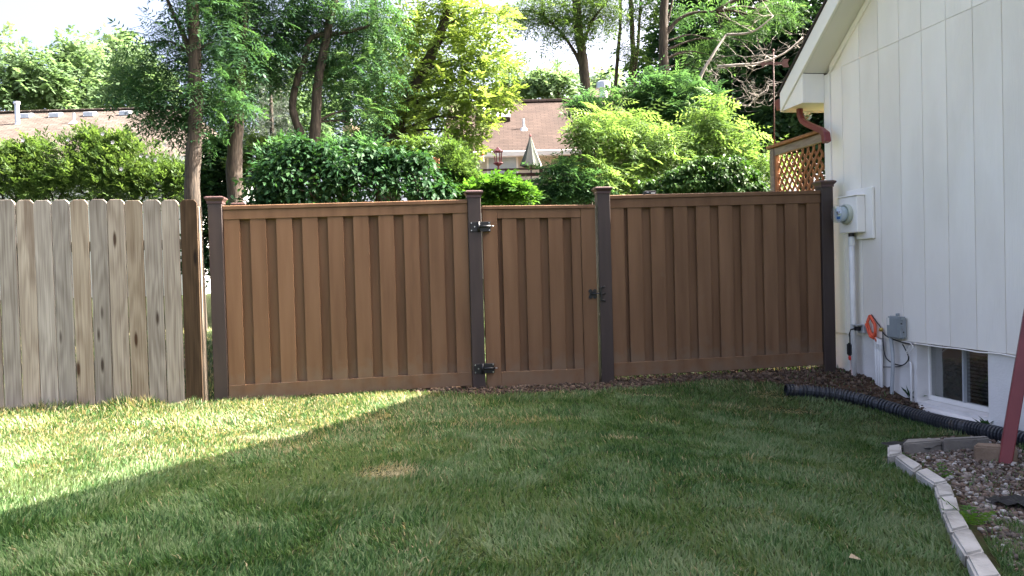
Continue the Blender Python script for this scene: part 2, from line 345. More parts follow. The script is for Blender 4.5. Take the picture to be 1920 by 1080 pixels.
# ------------------------------------------------------------------ ground
xs = np.unique(np.concatenate([np.linspace(-260, -30, 18), np.linspace(-30, -7, 24), np.linspace(-7, 5.5, 101), np.linspace(5.5, 30, 26), np.linspace(30, 260, 18)]))
ys = np.unique(np.concatenate([np.linspace(-40, 0, 9), np.linspace(0, 11, 100), np.linspace(11, 40, 30), np.linspace(40, 400, 20)]))
GX, GY = np.meshgrid(xs, ys); GZ = ground_z(GX, GY)
V = np.stack([GX, GY, GZ], -1).reshape(-1, 3); nx = len(xs)
ii = np.arange(len(ys)-1)[:, None]*nx + np.arange(nx-1)[None]
Fq = np.stack([ii, ii+1, ii+1+nx, ii+nx], -1).reshape(-1, 4)
m, n, l, b = new_mat('soil_and_lawn_ground')
tc = n.new('ShaderNodeTexCoord'); no = n.new('ShaderNodeTexNoise'); no.inputs['Scale'].default_value = 9; no.inputs['Detail'].default_value = 8; l.new(tc.outputs['Object'], no.inputs['Vector'])
r1 = ramp(n, [(.030, .018, .011), (.075, .047, .029), (.12, .080, .052)], [.3, .55, .75]); l.new(no.outputs['Fac'], r1.inputs[0])
r2 = ramp(n, [(.020, .030, .010), (.045, .060, .020), (.09, .085, .040)], [.3, .55, .75]); l.new(no.outputs['Fac'], r2.inputs[0])
at = n.new('ShaderNodeAttribute'); at.attribute_name = 'var'
mx = n.new('ShaderNodeMix'); mx.data_type = 'RGBA'; l.new(at.outputs['Fac'], mx.inputs[0]); l.new(r1.outputs[0], mx.inputs[6]); l.new(r2.outputs[0], mx.inputs[7]); l.new(mx.outputs[2], b.inputs['Base Color'])
b.inputs['Roughness'].default_value = .95; b.inputs['Specular IOR Level'].default_value = .1
bp = n.new('ShaderNodeBump'); bp.inputs['Strength'].default_value = .9; bp.inputs['Distance'].default_value = .03; l.new(no.outputs['Fac'], bp.inputs['Height']); l.new(bp.outputs[0], b.inputs['Normal'])
soil_m = m
# where soil lies bare: strip under gate and right fence, house corner, gravel bed
def to_poly(pts): return np.array([(gh(x, y).x, gh(x, y).y) for x, y in pts])
def inside(poly, X, Y):
    c = np.zeros(X.shape, bool); n_ = len(poly)
    for i in range(n_):
        x0, y0 = poly[i]; x1, y1 = poly[(i+1) % n_]
        k = ((y0 > Y) != (y1 > Y)) & (X < (x1-x0)*(Y-y0)/(y1-y0+1e-12)+x0); c ^= k
    return c
SOIL = to_poly([(760, 736), (905, 742), (1120, 733), (1230, 724), (1330, 714), (1440, 718), (1490, 728), (1570, 744), (1650, 765), (1720, 785), (1800, 806), (1925, 836), (1925, 815), (1700, 745), (1640, 700), (1580, 680), (1400, 690), (1120, 705), (905, 715), (760, 726)])
BED = to_poly([(1676, 838), (1700, 828), (1765, 822), (1850, 820), (1925, 846), (1960, 1075), (1895, 1075), (1845, 1010), (1815, 965), (1797, 935), (1780, 905), (1728, 872)])
EDGE = to_poly([(1662, 835), (1700, 822), (1765, 817), (1860, 816), (1862, 830), (1700, 842), (1690, 852), (1780, 900), (1800, 930), (1830, 985), (1880, 1075), (1800, 1075), (1770, 985), (1752, 905), (1680, 855)])
fl = GY.ravel(); gx = GX.ravel()
lawn = (~inside(SOIL, gx, fl)) & (~inside(BED, gx, fl))
tag(np_mesh('ground', V, Fq, lawn.astype(float), soil_m), kind='structure')

# ------------------------------------------------------------------ the white house
hs = empty('white_house', HOUSE.o, HOUSE.a, label='white gabled house with grooved siding and painted foundation beside the brown fence', cat='house')
WL, APX, S = 10.2, 5.1, .72                  # wall length, apex, roof slope
SOF = 3.155                                   # soffit height at the far corner
SID = .368
def sofz(x): return SOF + S*x if x < APX else SOF + S*(2*APX-x)
MB().box(.02, WL-.02, .011, .20, SID-.002, SOF-.01).prism([(.02, SOF-.0099), (WL-.02, SOF-.0099), (APX, sofz(APX)-.02)], .011, .20).build('gable_wall', white_paint, hs)
MB().box(.02, .2, .20, 12, -.5, SOF-.02).build('back_wall', white_paint, hs)
MB().box(WL-.2, WL-.02, .20, 12, -.5, SOF-.02).build('front_wall', white_paint, hs)
# siding boards, an upper and a lower course with a lapped joint between
seam = HOUSE.px(1585, 122)[1]
seam = .5*(seam + HOUSE.px(1826, 13)[1])
edges = [.095, .30] + [.30+.305*i for i in range(1, 33)]
edges = [e for e in edges if e < WL-.1] + [WL-.1]
for a, b_ in zip(edges[:-1], edges[1:]):
    g = .0035; x0, x1 = a+g, b_-g
    t0, t1 = sofz(x0)-.085, sofz(x1)-.085
    MB().prism([(x0, SID), (x1, SID), (x1, min(seam, t1)), (x0, min(seam, t0))], 0, .0105).build('siding_board', white_paint, hs, bevel=.002)
    if min(t0, t1) > seam+.03:
        ol = [(x0, seam+.0025), (x1, seam+.0025), (x1, t1)] + ([(APX, sofz(APX)-.085)] if x0 < APX < x1 else []) + [(x0, t0)]
        MB().prism(ol, -.001, .0105).build('siding_board', white_paint, hs, bevel=.002)
MB().box(-.02, .09, -.014, .0105, SID-.01, SOF-.02).build('corner_board', white_trim, hs, bevel=.004)
MB().box(-.02, .018, .0115, .12, SID-.01, SOF-.02).build('corner_board', white_trim, hs, bevel=.004)
for sg in (0, 1):                              # frieze board under the soffit
    xa, xb = (.092, APX) if sg == 0 else (APX, WL-.05)
    za, zb = sofz(xa), sofz(xb)
    MB().prism([(xa, za-.085), (xb, zb-.085), (xb, zb-.004), (xa, za-.004)], -.012, .0105).build('frieze_board', white_trim, hs, bevel=.003)
OH, EO = .256, .455
for sg in (0, 1):
    f_ = (lambda x: x) if sg == 0 else (lambda x: 2*APX-x)
    xa, xb = -EO, APX
    pa = [(f_(xa), SOF+S*xa), (f_(xb), SOF+S*xb), (f_(xb), SOF+S*xb+.215), (f_(xa), SOF+S*xa+.215)]
    MB().prism(pa, -OH-.03, -OH).build('rake_fascia', white_trim, hs, bevel=.004)
    MB().prism([(f_(-.0), SOF+.002), (f_(xb), SOF+S*xb+.002), (f_(xb), SOF+S*xb+.022), (f_(0), SOF+.022)], -OH+.001, .05).build('rake_soffit', soffit_m, hs)
    rf = MB().prism([(f_(xa-.03), SOF+S*(xa-.03)+.218), (f_(xb), SOF+S*xb+.218), (f_(xb), SOF+S*xb+.25), (f_(xa-.03), SOF+S*(xa-.03)+.25)], -OH-.045, 12.3).build('roof', shingle_grey, hs)
    MB().box(min(f_(xa), f_(xa+.02)), max(f_(xa), f_(xa+.02)), -OH+.001, 12.2, SOF+S*xa+.0, SOF+S*xa+.21).build('eave_fascia', white_trim, hs)
    zb = 2.852
    MB().box(min(f_(xa+.022), f_(-.024)), max(f_(xa+.022), f_(-.024)), -OH+.0005, 12, zb-.012, zb+.003).build('eave_soffit', soffit_m, hs)
zb = 2.840
MB().prism([(-EO+.02, zb), (.0, zb), (.0, SOF-.004), (-EO+.02, SOF+S*(-EO+.02)-.002)], -OH-.012, -OH+.012).build('eave_return', white_trim, hs, bevel=.003)
MB().box(-.02, -.002, -OH+.013, -.015, zb, SOF-.004).build('eave_return', white_trim, hs, bevel=.003)
# gutter along the far eave and the downspout elbow
gt = MB().prism([(-EO-.005, 2.985), (-EO-.115, 2.985), (-EO-.125, 2.955), (-EO-.10, 2.90), (-EO-.085, 2.865), (-EO-.005, 2.865)], -OH-.03, 12.2).build('gutter', red_paint, hs, bevel=.004)
dp = []
for x, y in ((1499, 203), (1500, 215), (1504, 226), (1514, 233), (1530, 240), (1541, 245), (1548, 252), (1550, 267)):
    a, z = HOUSE.px(x, y, -.13); dp.append((a, -.13, z))
MB().tube(dp, [.040]*4+[.042]*2+[.052, .052], 4, up=(0, 1, 0)).build('downspout_elbow', red_paint, hs, bevel=.008)
# foundation with the window opening
wa, wb = HOUSE.px(1719, 700, .02)[0], HOUSE.px(1853, 720, .02)[0]
wz = HOUSE.px(1755, 746, .17)[1]
MB().box(.02, wa, .02, .24, -.9, SID+.03).build('foundation', found_paint, hs)
MB().box(wb, WL-.02, .02, .24, -.9, SID+.03).build('foundation', found_paint, hs)
MB().box(wa, wb, .021, .239, -.9, wz-.03).build('foundation', found_paint, hs)
MB().hexa([(wa-.04, -.035, wz-.20), (wb+.03, -.035, wz-.20), (wb+.03, .019, wz-.20), (wa-.04, .019, wz-.20), (wa-.04, -.035, wz-.075), (wb+.03, -.035, wz-.075), (wb+.03, .019, wz-.06), (wa-.04, .019, wz-.06)]).build('sill_ledge', found_paint, hs, bevel=.006)
MB().hexa([(wa+.001, .0195, wz-.06), (wb-.001, .0195, wz-.06), (wb-.001, .2, wz-.06), (wa+.001, .2, wz-.06), (wa+.001, .0195, wz-.055), (wb-.001, .0195, wz-.055), (wb-.001, .2, wz-.008), (wa+.001, .2, wz-.008)]).build('window_sill', found_paint, hs)
win = empty('basement_window', (0, 0, 0)); win.parent = hs
wt = SID+.02
fr = MB().box(wa+.003, wa+.026, .13, .19, wz-.02, wt).box(wb-.026, wb-.003, .13, .19, wz-.02, wt).box(wa+.027, wb-.027, .131, .189, wz-.02, wz+.022).box(wa+.027, wb-.027, .131, .189, wt-.04, wt).build('window_frame', white_trim, win, bevel=.003)
wm = wa + (wb-wa)*.52
MB().box(wm-.009, wm+.009, .125, .165, wz+.0225, wt-.041).build('mullion', grey_pvc, win, bevel=.003)
MB().box(wa+.027, wm-.010, .150, .154, wz+.0225, wt-.041).build('pane', glass_m, win)
MB().box(wm+.010, wb-.027, .158, .162, wz+.0225, wt-.041).build('pane', glass_m, win)
for i in range(15):
    z = wz+.05+i*.032
    if z < wt-.05: MB().hexa([(wm-.12, .215, z), (wb-.05, .215, z), (wb-.05, .232, z+.012), (wm-.12, .232, z+.012), (wm-.12, .215, z+.002), (wb-.05, .215, z+.002), (wb-.05, .232, z+.014), (wm-.12, .232, z+.014)]).build('blind_slat', blind_m, win)
MB().box(wa+.028, wm-.1, .195, .2, wz+.01, wt-.01).build('reflection_sheet', blind_m, win)  # added pale sheet, stands in for the bright reflection in the left pane
MB().box(wa+.01, wb-.01, .30, .31, wz-.1, wt+.1).build('room_behind', M('lightened_room_grey', [(.16, .165, .165), (.22, .225, .22)], .9, 3), win)  # room plane given a lighter grey so the panes look less dark
# floodlight bulb under the eave
a, z = HOUSE.px(1513, 217, .06)
fl_ = empty('floodlight', HOUSE.world(a, .06, 2.84), 0, label='clear glass floodlight bulb under the eave of the white house', cat='light')
MB().lathe([(.028, 0), (.03, -.02), (.022, -.03)], 14).build('socket', white_trim, fl_, smooth=True)
k = z-2.84
MB().lathe([(.012, -.03), (.03, k+.045), (.052, k+.02), (.056, k), (.045, k-.035), (.02, k-.052)], 16).build('bulb', clear_m, fl_, smooth=True)

# --- services on the wall
mt = empty('electric_meter', HOUSE.o, HOUSE.a, label='round glass electric meter on a white box with conduit by the dark fence post', cat='meter')
D = -.125
x0, z1 = HOUSE.px(1573, 372, D); x1, _ = HOUSE.px(1606, 368, D); z0 = HOUSE.px(1590, 437, D)[1]
bx1, bz1 = HOUSE.px(1635, 350, -.03); bz0 = HOUSE.px(1634, 447, -.03)[1]
MB().box(x0-.02, bx1, -.03, -.004, bz0, bz1).build('backboard', white_trim, mt, bevel=.004)
MB().box(x0, x1, D, -.031, z0, z1).build('meter_box', white_trim, mt, bevel=.008)
MB().box(x0-.015, x1+.004, D-.012, -.031, z1+.001, z1+.012).build('box_lid', white_trim, mt, bevel=.003)
mc = ((x0+x1)/2-.005, HOUSE.px(1592, 401, D)[1])
MB().lathe([(.098, .0), (.102, .01), (.102, .035), (.092, .045)], 24, (mc[0], D, mc[1]), 'y').build('meter_ring', M('greenish_grey_metal', [(.38, .41, .34), (.46, .48, .41)], .4, 8), mt, smooth=False)
MB().lathe([(.088, .045), (.088, .115), (.082, .135), (.05, .147)], 24, (mc[0], D, mc[1]), 'y').build('glass_cover', clear_m, mt, smooth=True)
fc = MB().lathe([(.074, .046), (.074, .100)], 24, (mc[0], D, mc[1]), 'y').build('meter_face', M('pale_meter_face', [(.55, .60, .64), (.62, .67, .70)], .5, 8), mt)
MB().box(mc[0]-.03, mc[0]+.03, D-.103, D-.101, mc[1]+.008, mc[1]+.03).build('display', black_pl, fc)
MB().box(mc[0]-.028, mc[0]+.028, D-.103, D-.101, mc[1]-.05, mc[1]-.022).build('blue_mark', M('blue_print', [(.03, .16, .42), (.05, .22, .5)], .5, 8), fc)
MB().box(mc[0]-.03, mc[0]+.03, D-.103, D-.101, mc[1]-.006, mc[1]-.001).build('printed_line', M('grey_print', [(.1, .14, .22)]*2, .5, 8), fc)
pa, pb = HOUSE.px(1596, 442, -.06), HOUSE.px(1607, 706, -.06)
xm = (pa[0]+pb[0])/2
MB().tube([(xm, -.075, pa[1]+.03), (xm, -.075, pb[1]-.2)], .028, 14).build('conduit', white_pvc, mt, smooth=True)
MB().lathe([(.030, 0), (.030, .05)], 12, (xm, -.075, pa[1]-.01)).build('conduit_nut', black_metal, mt)
MB().lathe([(.033, 0), (.033, .07)], 14, (xm, -.075, pa[1]-.10)).build('conduit_coupling', white_pvc, mt, smooth=False)
# outlet with plug and hanging adapter
ob = empty('outdoor_outlet', HOUSE.o, HOUSE.a, label='grey outdoor outlet box with open flap low on the white siding', cat='outlet')
ox, oz = HOUSE.px(1614, 617, -.05)
MB().box(ox-.05, ox+.05, -.055, -.003, oz-.04, oz+.045).build('outlet_box', grey_pvc, ob, bevel=.006)
MB().box(ox-.06, ox+.05, -.125, -.056, oz+.040, oz+.046).build('flap_cover', grey_pvc, ob, bevel=.002)
ad = empty('power_adapter', HOUSE.o, HOUSE.a, label='black inline power adapter with red tip hanging on its cord from the outlet', cat='adapter')
MB().box(ox-.035, ox+.02, -.105, -.057, oz-.015, oz+.025).build('plug', black_pl, ad, bevel=.006)
px_, pz = HOUSE.px(1594, 655, -.10)
MB().tube([(ox-.036, -.09, oz+.005), (ox-.09, -.10, oz-.01), (ox-.12, -.10, oz-.06), (px_, -.10, pz+.12), (px_, -.10, pz+.055)], .0075, 7).build('cord', black_pl, ad, smooth=True)
MB().box(px_-.03, px_+.03, -.125, -.075, pz-.065, pz+.065).build('adapter_body', black_pl, ad, bevel=.012, seg=2)
MB().lathe([(.016, 0), (.020, .03), (.014, .045)], 10, (px_, -.10, pz-.108)).build('red_connector', red_plastic, ad)
ge = HOUSE.px(1604, 716, -.13)
MB().tube([(px_, -.10, pz-.105), (px_+.01, -.10, pz-.18), (px_+.05, -.11, pz-.28), (px_+.10, -.12, -.12)], .006, 7).build('lower_cord', M('pale_pink_cable', [(.5, .36, .32), (.58, .44, .4)], .5, 9), ad, smooth=True)
# orange cable hook, white risers, grey junction box
oc = empty('orange_cord_bundle', HOUSE.o, HOUSE.a, label='orange cord bundle with brass tip hooked above the white riser pipes', cat='cord')
pts = []
for x, y in ((1631, 592), (1628, 604), (1630, 618), (1636, 629), (1641, 633), (1643, 622), (1640, 608), (1636, 597), (1631, 592)):
    a, z = HOUSE.px(x, y, -.03); pts.append((a, -.03-.01*(len(pts) % 2), z))
MB().tube(pts, .015, 8).build('outer_loop', orange_m, oc, smooth=True)
pts2 = [(a+.006, y-.022, z-.01) for a, y, z in pts[1:6]]
MB().tube(pts2, .010, 8).build('inner_loop', orange_m, oc, smooth=True)
pts3 = [(*HOUSE.px(x, y, -.03),) for x, y in ((1640, 628), (1645, 640))]
MB().tube([(a, -.035, z) for a, z in pts3], .012, 8).build('tail', orange_m, oc, smooth=True)
a, z = HOUSE.px(1653, 618, -.03); MB().lathe([(.012, 0), (.02, .012), (.02, .028), (.012, .036)], 10, (a, -.035, z-.018)).build('brass_tip', brass_m, oc, smooth=True)
for i, (xa, ya, xb, yb, lb) in enumerate(((1640, 632, 1650, 738, 'white riser pipe against the foundation, farthest of three from the basement window'), (1645, 634, 1654, 738, 'white riser pipe against the foundation, middle one of three'), (1650, 636, 1658, 737, 'white riser pipe against the foundation, closest of three to the basement window'))):
    a0, z0_ = HOUSE.px(xa, ya, -.02); a1, _ = HOUSE.px(xb, yb, -.02)
    e = empty('riser_pipe', HOUSE.world((a0+a1)/2, -.03, -.4), HOUSE.a, label=lb, cat='pipe', group='white riser pipes')
    MB().tube([(0, 0, 0), (0, 0, z0_+.4)], .0165, 10).build('pipe', white_pvc, e, smooth=True)
    MB().lathe([(.0205, 0), (.0205, .05)], 10, (0, 0, z0_+.30)).build('coupling', white_pvc, e)
jb = empty('utility_box', HOUSE.o, HOUSE.a, label='grey plastic telephone utility box with its conduit on the white wall', cat='utility box')
D2 = -.095
x0, z1 = HOUSE.px(1661, 593, D2); x1 = HOUSE.px(1684, 600, D2)[0]; z0 = HOUSE.px(1672, 634, D2)[1]
MB().box(x0, x1, D2, -.003, z0, z1).build('box_body', grey_plastic, jb, bevel=.012, seg=2)
MB().box(x0-.004, x1+.004, -.052, -.046, z0-.004, z1+.004).build('lid_seam', grey_plastic, jb, bevel=.002)
MB().box((x0+x1)/2-.012, (x0+x1)/2+.012, -.05, -.02, z1+.0045, z1+.03).build('top_tab', grey_plastic, jb, bevel=.003)
MB().box(x0+.02, x0+.05, D2-.002, D2+.002, z0+.12, z0+.19).build('sticker', white_trim, jb)
for zz in (.06, .10, .14): MB().lathe([(.007, 0), (.007, .006)], 8, (x1+.0005, -.045-.02*(zz > .08), z0+zz), 'x').build('knockout', black_pl, jb)
for zz in (.09, .17): MB().box(x1+.0005, x1+.016, -.075, -.05, z0+zz, z0+zz+.035).build('latch_clip', grey_plastic, jb, bevel=.003)
cp = [HOUSE.px(x, y, -.04) for x, y in ((1672, 640), (1675, 655), (1678, 668), (1677, 690), (1673, 730), (1672, 752))]
xc = [c[0] for c in cp]; MB().tube([(cp[0][0], -.05, z0-.001)] + [(xc[0]+(c[0]-xc[0])*.5, -.045, c[1]) for c in cp] + [(xc[0]+(xc[-1]-xc[0])*.5, -.045, -.45)], .017, 10).build('conduit', grey_pvc, jb, smooth=True)
def cable(name, pts, off, r, mat, label, grp=None):
    q = [(HOUSE.px(x, y, off)[0], off, HOUSE.px(x, y, off)[1]) for x, y in pts]
    o = MB().tube(q, r, 6).build(name, mat, None, HOUSE.o, (0, 0, HOUSE.a), smooth=True); return tag(o, label, 'cable', grp)
def curve_pts(p, n_=6):
    out = []
    for i in range(len(p)-1):
        p0, p1, p2, p3 = [Vector((*p[max(0, min(len(p)-1, j))], 0)) for j in (i-1, i, i+1, i+2)]
        for k_ in range(n_):
            t = k_/n_; q = .5*((2*p1)+(p2-p0)*t+(2*p0-5*p1+4*p2-p3)*t*t+(3*p1-p0-3*p2+p3)*t**3); out.append((q.x, q.y))
    return out + [p[-1]]
cable('black_cable', curve_pts([(1634, 590), (1641, 600), (1650, 612), (1655, 624), (1656, 645), (1660, 668), (1672, 680), (1690, 685), (1701, 678), (1703, 668), (1697, 654), (1692, 645)]), -.018, .0055, black_pl, 'black cable drooping in a loop below the grey utility box')
cable('black_cable', curve_pts([(1656, 688), (1672, 688), (1690, 686), (1703, 676), (1704, 668)]), -.012, .004, black_pl, 'thin dark cable running flat along the foundation under the loop')
cable('black_cable', curve_pts([(1652, 618), (1662, 630), (1680, 638), (1700, 644), (1712, 645)]), -.024, .006, black_pl, 'short dark cable slanting behind the grey utility box to the siding edge')
cable('white_cable', curve_pts([(1690, 640), (1706, 643), (1712, 652), (1705, 660), (1698, 663), (1706, 648)]), -.03, .004, white_trim, 'white cable tied in a small knot beside the grey utility box')
q = [(HOUSE.px(x, y, -.006)[0], HOUSE.px(x, y, -.006)[1]) for x, y in ((1700, 644), (1800, 656), (1860, 664), (1925, 672))]
tag(MB().tube([(a, -.008, SID-.012+.008*math.sin(3*i)) for i, a in enumerate(np.linspace(q[0][0], q[-1][0]+1.5, 14))], .006, 6).build('white_cable', white_trim, None, HOUSE.o, (0, 0, HOUSE.a), smooth=True), 'long white cable running along the bottom edge of the siding above the window', 'cable')
a0, z0_ = HOUSE.px(1709, 682, 0); a1, z1_ = HOUSE.px(1711, 752, 0)
tag(MB().tube([(a0-.03, .0, z0_+.02), (a0, -.006, z0_), (a0, -.008, z1_-.2)], .011, 8).build('thin_conduit', white_pvc, None, HOUSE.o, (0, 0, HOUSE.a), smooth=True), 'thin grey-white conduit beside the basement window reveal', 'pipe')

# ------------------------------------------------------------------ lattice screen behind the house corner, weathervane
ls = empty('lattice_screen', HOUSE.o, HOUSE.a, label='cedar diagonal lattice privacy screen behind the corner of the white house', cat='lattice')
lx0, lzt = HOUSE.px(1452, 274, .0); lx1 = -.06
lzb = .75
MB().box(lx0-.045, lx0+.045, -.045, .045, -.3, lzt-.03).build('post', cedar_grey, ls, bevel=.004)
MB().box(lx0-.08, lx1, -.07, .07, lzt-.029, lzt+.005).build('top_cap', cedar, ls, bevel=.004)
MB().box(lx0+.047, lx1, -.03, .02, lzt-.125, lzt-.035).build('top_rail', cedar_grey, ls, bevel=.003)
MB().box(lx0+.047, lx0+.085, -.028, .022, lzb, lzt-.127).build('stile', cedar, ls, bevel=.003)
MB().box(lx0+.047, lx1, -.028, .022, lzb-.06, lzb-.001).build('bottom_rail', cedar, ls, bevel=.003)
def slat(x0, x1, z0, z1, sgn, c, y):
    pts = []
    for (xx, zz) in ((x0, z0), (x1, z0), (x1, z1), (x0, z1)): pass
    # clip the line z = sgn*x + c to the box
    t = sorted([x0, x1] + [(zz-c)/sgn for zz in (z0, z1)])
    xa, xb = max(x0, min((z0-c)/sgn, (z1-c)/sgn)), min(x1, max((z0-c)/sgn, (z1-c)/sgn))
    if xb-xa < .05: return
    h = .026
    MB().prism([(xa, sgn*xa+c-h), (xb, sgn*xb+c-h), (xb, sgn*xb+c+h), (xa, sgn*xa+c+h)], y, y+.008).build('lattice_slat', cedar, ls)
X0, X1, Z0, Z1 = lx0+.09, lx1-.005, lzb+.03, lzt-.155
for i in range(-30, 60):
    c = i*.135
    slat(X0, X1, Z0, Z1, 1.15, c+Z0-1.15*X0, -.012)
    slat(X0, X1, Z0, Z1, -1.15, c+Z0-1.15*X1*-1-1.6, .0)
wv = empty('weathervane', HOUSE.world(lx0, 0, lzt+.005), 0, label='rusty iron weathervane with arrow on a thin pole above the lattice post', cat='weathervane')
Yv = HOUSE.world(lx0, 0, 0).y
tp = atY(1450, 96, Yv) - HOUSE.world(lx0, 0, lzt+.005)
MB().tube([(0, 0, 0), (tp.x, 0, tp.z)], .008, 8).build('pole', rust, wv, smooth=True)
az_ = atY(1451, 119, Yv).z - lzt-.005
ol = [(-.17, 0), (-.11, .035), (-.11, .012), (-.04, .03), (0, .015), (.10, .015), (.12, .05), (.19, .05), (.17, 0), (.19, -.05), (.12, -.05), (.10, -.015), (0, -.02), (-.04, -.01), (-.12, -.015), (-.12, -.05)]
MB().prism([(x+tp.x*.92, z+az_) for x, z in ol], -.004, .004).build('arrow', rust, wv)
MB().lathe([(.004, -.02), (.02, 0), (.004, .02)], 10, (tp.x, 0, tp.z+.01)).build('finial', rust, wv, smooth=True)

# ------------------------------------------------------------------ brown fence
CAP = MB()
for (h0, z0), (h1, z1) in zip([(.070, 0), (.070, .022), (.089, .046), (.089, .058), (.070, .068)], [(.070, .022), (.089, .046), (.089, .058), (.070, .068), (.004, .074)]):
    CAP.add([(sx*h0, sy*h0, z0) for sx, sy in ((-1, -1), (1, -1), (1, 1), (-1, 1))] + [(sx*h1, sy*h1, z1) for sx, sy in ((-1, -1), (1, -1), (1, 1), (-1, 1))], [(0, 1, 5, 4), (1, 2, 6, 5), (2, 3, 7, 6), (3, 0, 4, 7)])
CAP.add([(-.07, -.07, 0), (.07, -.07, 0), (.07, .07, 0), (-.07, .07, 0)], [(0, 3, 2, 1)])
CAP = CAP.mesh('post_cap'); CAP.materials.append(M('reddish_cap_composite', [(.060, .032, .030), (.085, .046, .042)], .5, 6))
def fpost(parent, s, ztop, y=0):
    o = MB().box(-.0635, .0635, -.0635, .0635, -.55, ztop-.074).build('post', dark_comp, parent, (s, y, 0), bevel=.004)
    c = link('post_cap', CAP, None, o, (0, 0, ztop-.0745)); return o
PW = .146
PICK = {}
def picket(parent, s0, s1, z0, z1, front, k=0):
    key = (round(s1-s0, 3), round(z1-z0, 2), front)
    if key not in PICK: PICK[key] = MB().box(0, s1-s0, 0, .0415 if front else .016, 0, z1-z0).mesh('picket', bevel=.0025)
    return link('picket', PICK[key], composite, parent, (s0, -.030 if front else .012, z0))
def panel(parent, s0, s1, ztop, zbot, k, fronts):
    """ztop/zbot at local s=0 of the fence line, k rise per metre; fronts: start of each front picket"""
    zz = lambda s, z: z + k*s
    MB().box(s0, s1, -.050, .050, ztop-.040, ztop, k).build('top_rail_cap', composite, parent, bevel=.005)
    MB().box(s0, s1, -.038, .038, ztop-.130, ztop-.0405, k).build('top_rail', composite, parent, bevel=.003)
    MB().box(s0, s1, -.038, .038, zbot, zbot+.135, k).build('bottom_rail', composite, parent, bevel=.003)
    for i, a in enumerate(fronts):
        b_ = min(a+PW, s1-.001)
        picket(parent, a, b_, zz(a, zbot)+.10, zz(a, ztop)-.10, True)
        if i+1 < len(fronts) and fronts[i+1]-b_ > .05:
            c = (b_+fronts[i+1])/2; picket(parent, c-PW/2, c+PW/2, zz(c, zbot)+.10, zz(c, ztop)-.10, False)
def fs(x, y=550, off=-.0635): return FENCE.px(x, y, off)[0]
def fz(x, y, off=-.04): return FENCE.px(x, y, off)
P1, P2, P3, P4 = fs(408), fs(894), fs(1136.5), fs(1555)
def zline(xa, ya, xb, yb):
    (sa, za), (sb, zb_) = fz(xa, ya), fz(xb, yb); k = (zb_-za)/(sb-sa); return za-k*sa, k
def ztop_post(x, y): return fz(x, y, -.0)[1]
# left section
fl1 = empty('privacy_fence', FENCE.o, FENCE.a, label='long brown composite fence section between the grey wood fence and the gate', cat='fence')
zt, k1 = zline(413, 386, 877, 374); zbm, k2 = zline(428, 750, 887, 723); kk = (k1+k2)/2
mid = (P1+P2)/2; zt += (k1-kk)*mid; zbm += (k2-kk)*mid
a, b_ = P1+.0645, P2-.0645
pit = (b_-a-.004-PW)/9
panel(fl1, a, b_, zt, zbm, kk, [a+.002+pit*i for i in range(10)])
fpost(fl1, P1, ztop_post(398, 368)); fpost(fl1, P2, ztop_post(888, 357))
# right section
fl2 = empty('privacy_fence', FENCE.o, FENCE.a, label='brown composite fence section between the gate latch and the white house', cat='fence')
zt, k1 = zline(1143, 366, 1538, 357); zbm, k2 = zline(1154, 706, 1547, 684); kk = (k1+k2)/2
mid = (P3+P4)/2; zt += (k1-kk)*mid; zbm += (k2-kk)*mid; ZTR, KR = zt, kk
a, b_ = P3+.0645, P4-.0645
f0 = fs(1180, 550, -.026); pit = (b_-.15-f0)/8
panel(fl2, a, b_, zt, zbm, kk, [a+.002] + [f0+pit*i for i in range(9)])
fpost(fl2, P3, ztop_post(1130, 350)); fpost(fl2, P4, ztop_post(1548, 338))
# a last filler picket right behind the first narrow gap
picket(fl2, a+.10, a+.10+PW, zbm+kk*a+.10, zt+kk*a-.10, False)
# gate
gt = empty('fence_gate', FENCE.o, FENCE.a, label='brown composite gate with black hinges and latch between two dark posts', cat='gate')
g0, g1 = P2+.078, P3-.088
zt, k1 = zline(905, 387, 1113, 383); zbm, k2 = zline(914, 726, 1121, 719); kk = (k1+k2)/2
mid = (g0+g1)/2; zt += (k1-kk)*mid; zbm += (k2-kk)*mid
SW = .145
MB().box(g0, g1, -.050, .050, zt-.035, zt, kk).build('top_rail_cap', composite, gt, bevel=.004)
MB().box(g0, g0+SW, -.040, .034, zbm, zt-.0355, kk).build('stile', composite, gt, bevel=.003)
MB().box(g1-SW, g1, -.040, .034, zbm, zt-.0355, kk).build('stile', composite, gt, bevel=.003)
MB().box(g0+SW+.001, g1-SW-.001, -.036, .034, zt-.125, zt-.0355, kk).build('top_rail', composite, gt, bevel=.003)
MB().box(g0+SW+.001, g1-SW-.001, -.036, .034, zbm+.002, zbm+.15, kk).build('bottom_rail', composite, gt, bevel=.003)
fr_ = [g0+SW+.047+.232*i for i in range(4)]
for i, a in enumerate(fr_):
    b_ = min(a+PW, g1-SW-.003); z0_, z1_ = zbm+kk*a+.12, zt+kk*a-.09
    picket(gt, a, b_, z0_, z1_, True)
    if i < 3: picket(gt, a+PW+.043-PW/2, a+PW+.043+PW/2, z0_, z1_, False)
picket(gt, g0+SW-.06, g0+SW-.06+PW, zbm+kk*g0+.12, zt+kk*g0-.09, False)
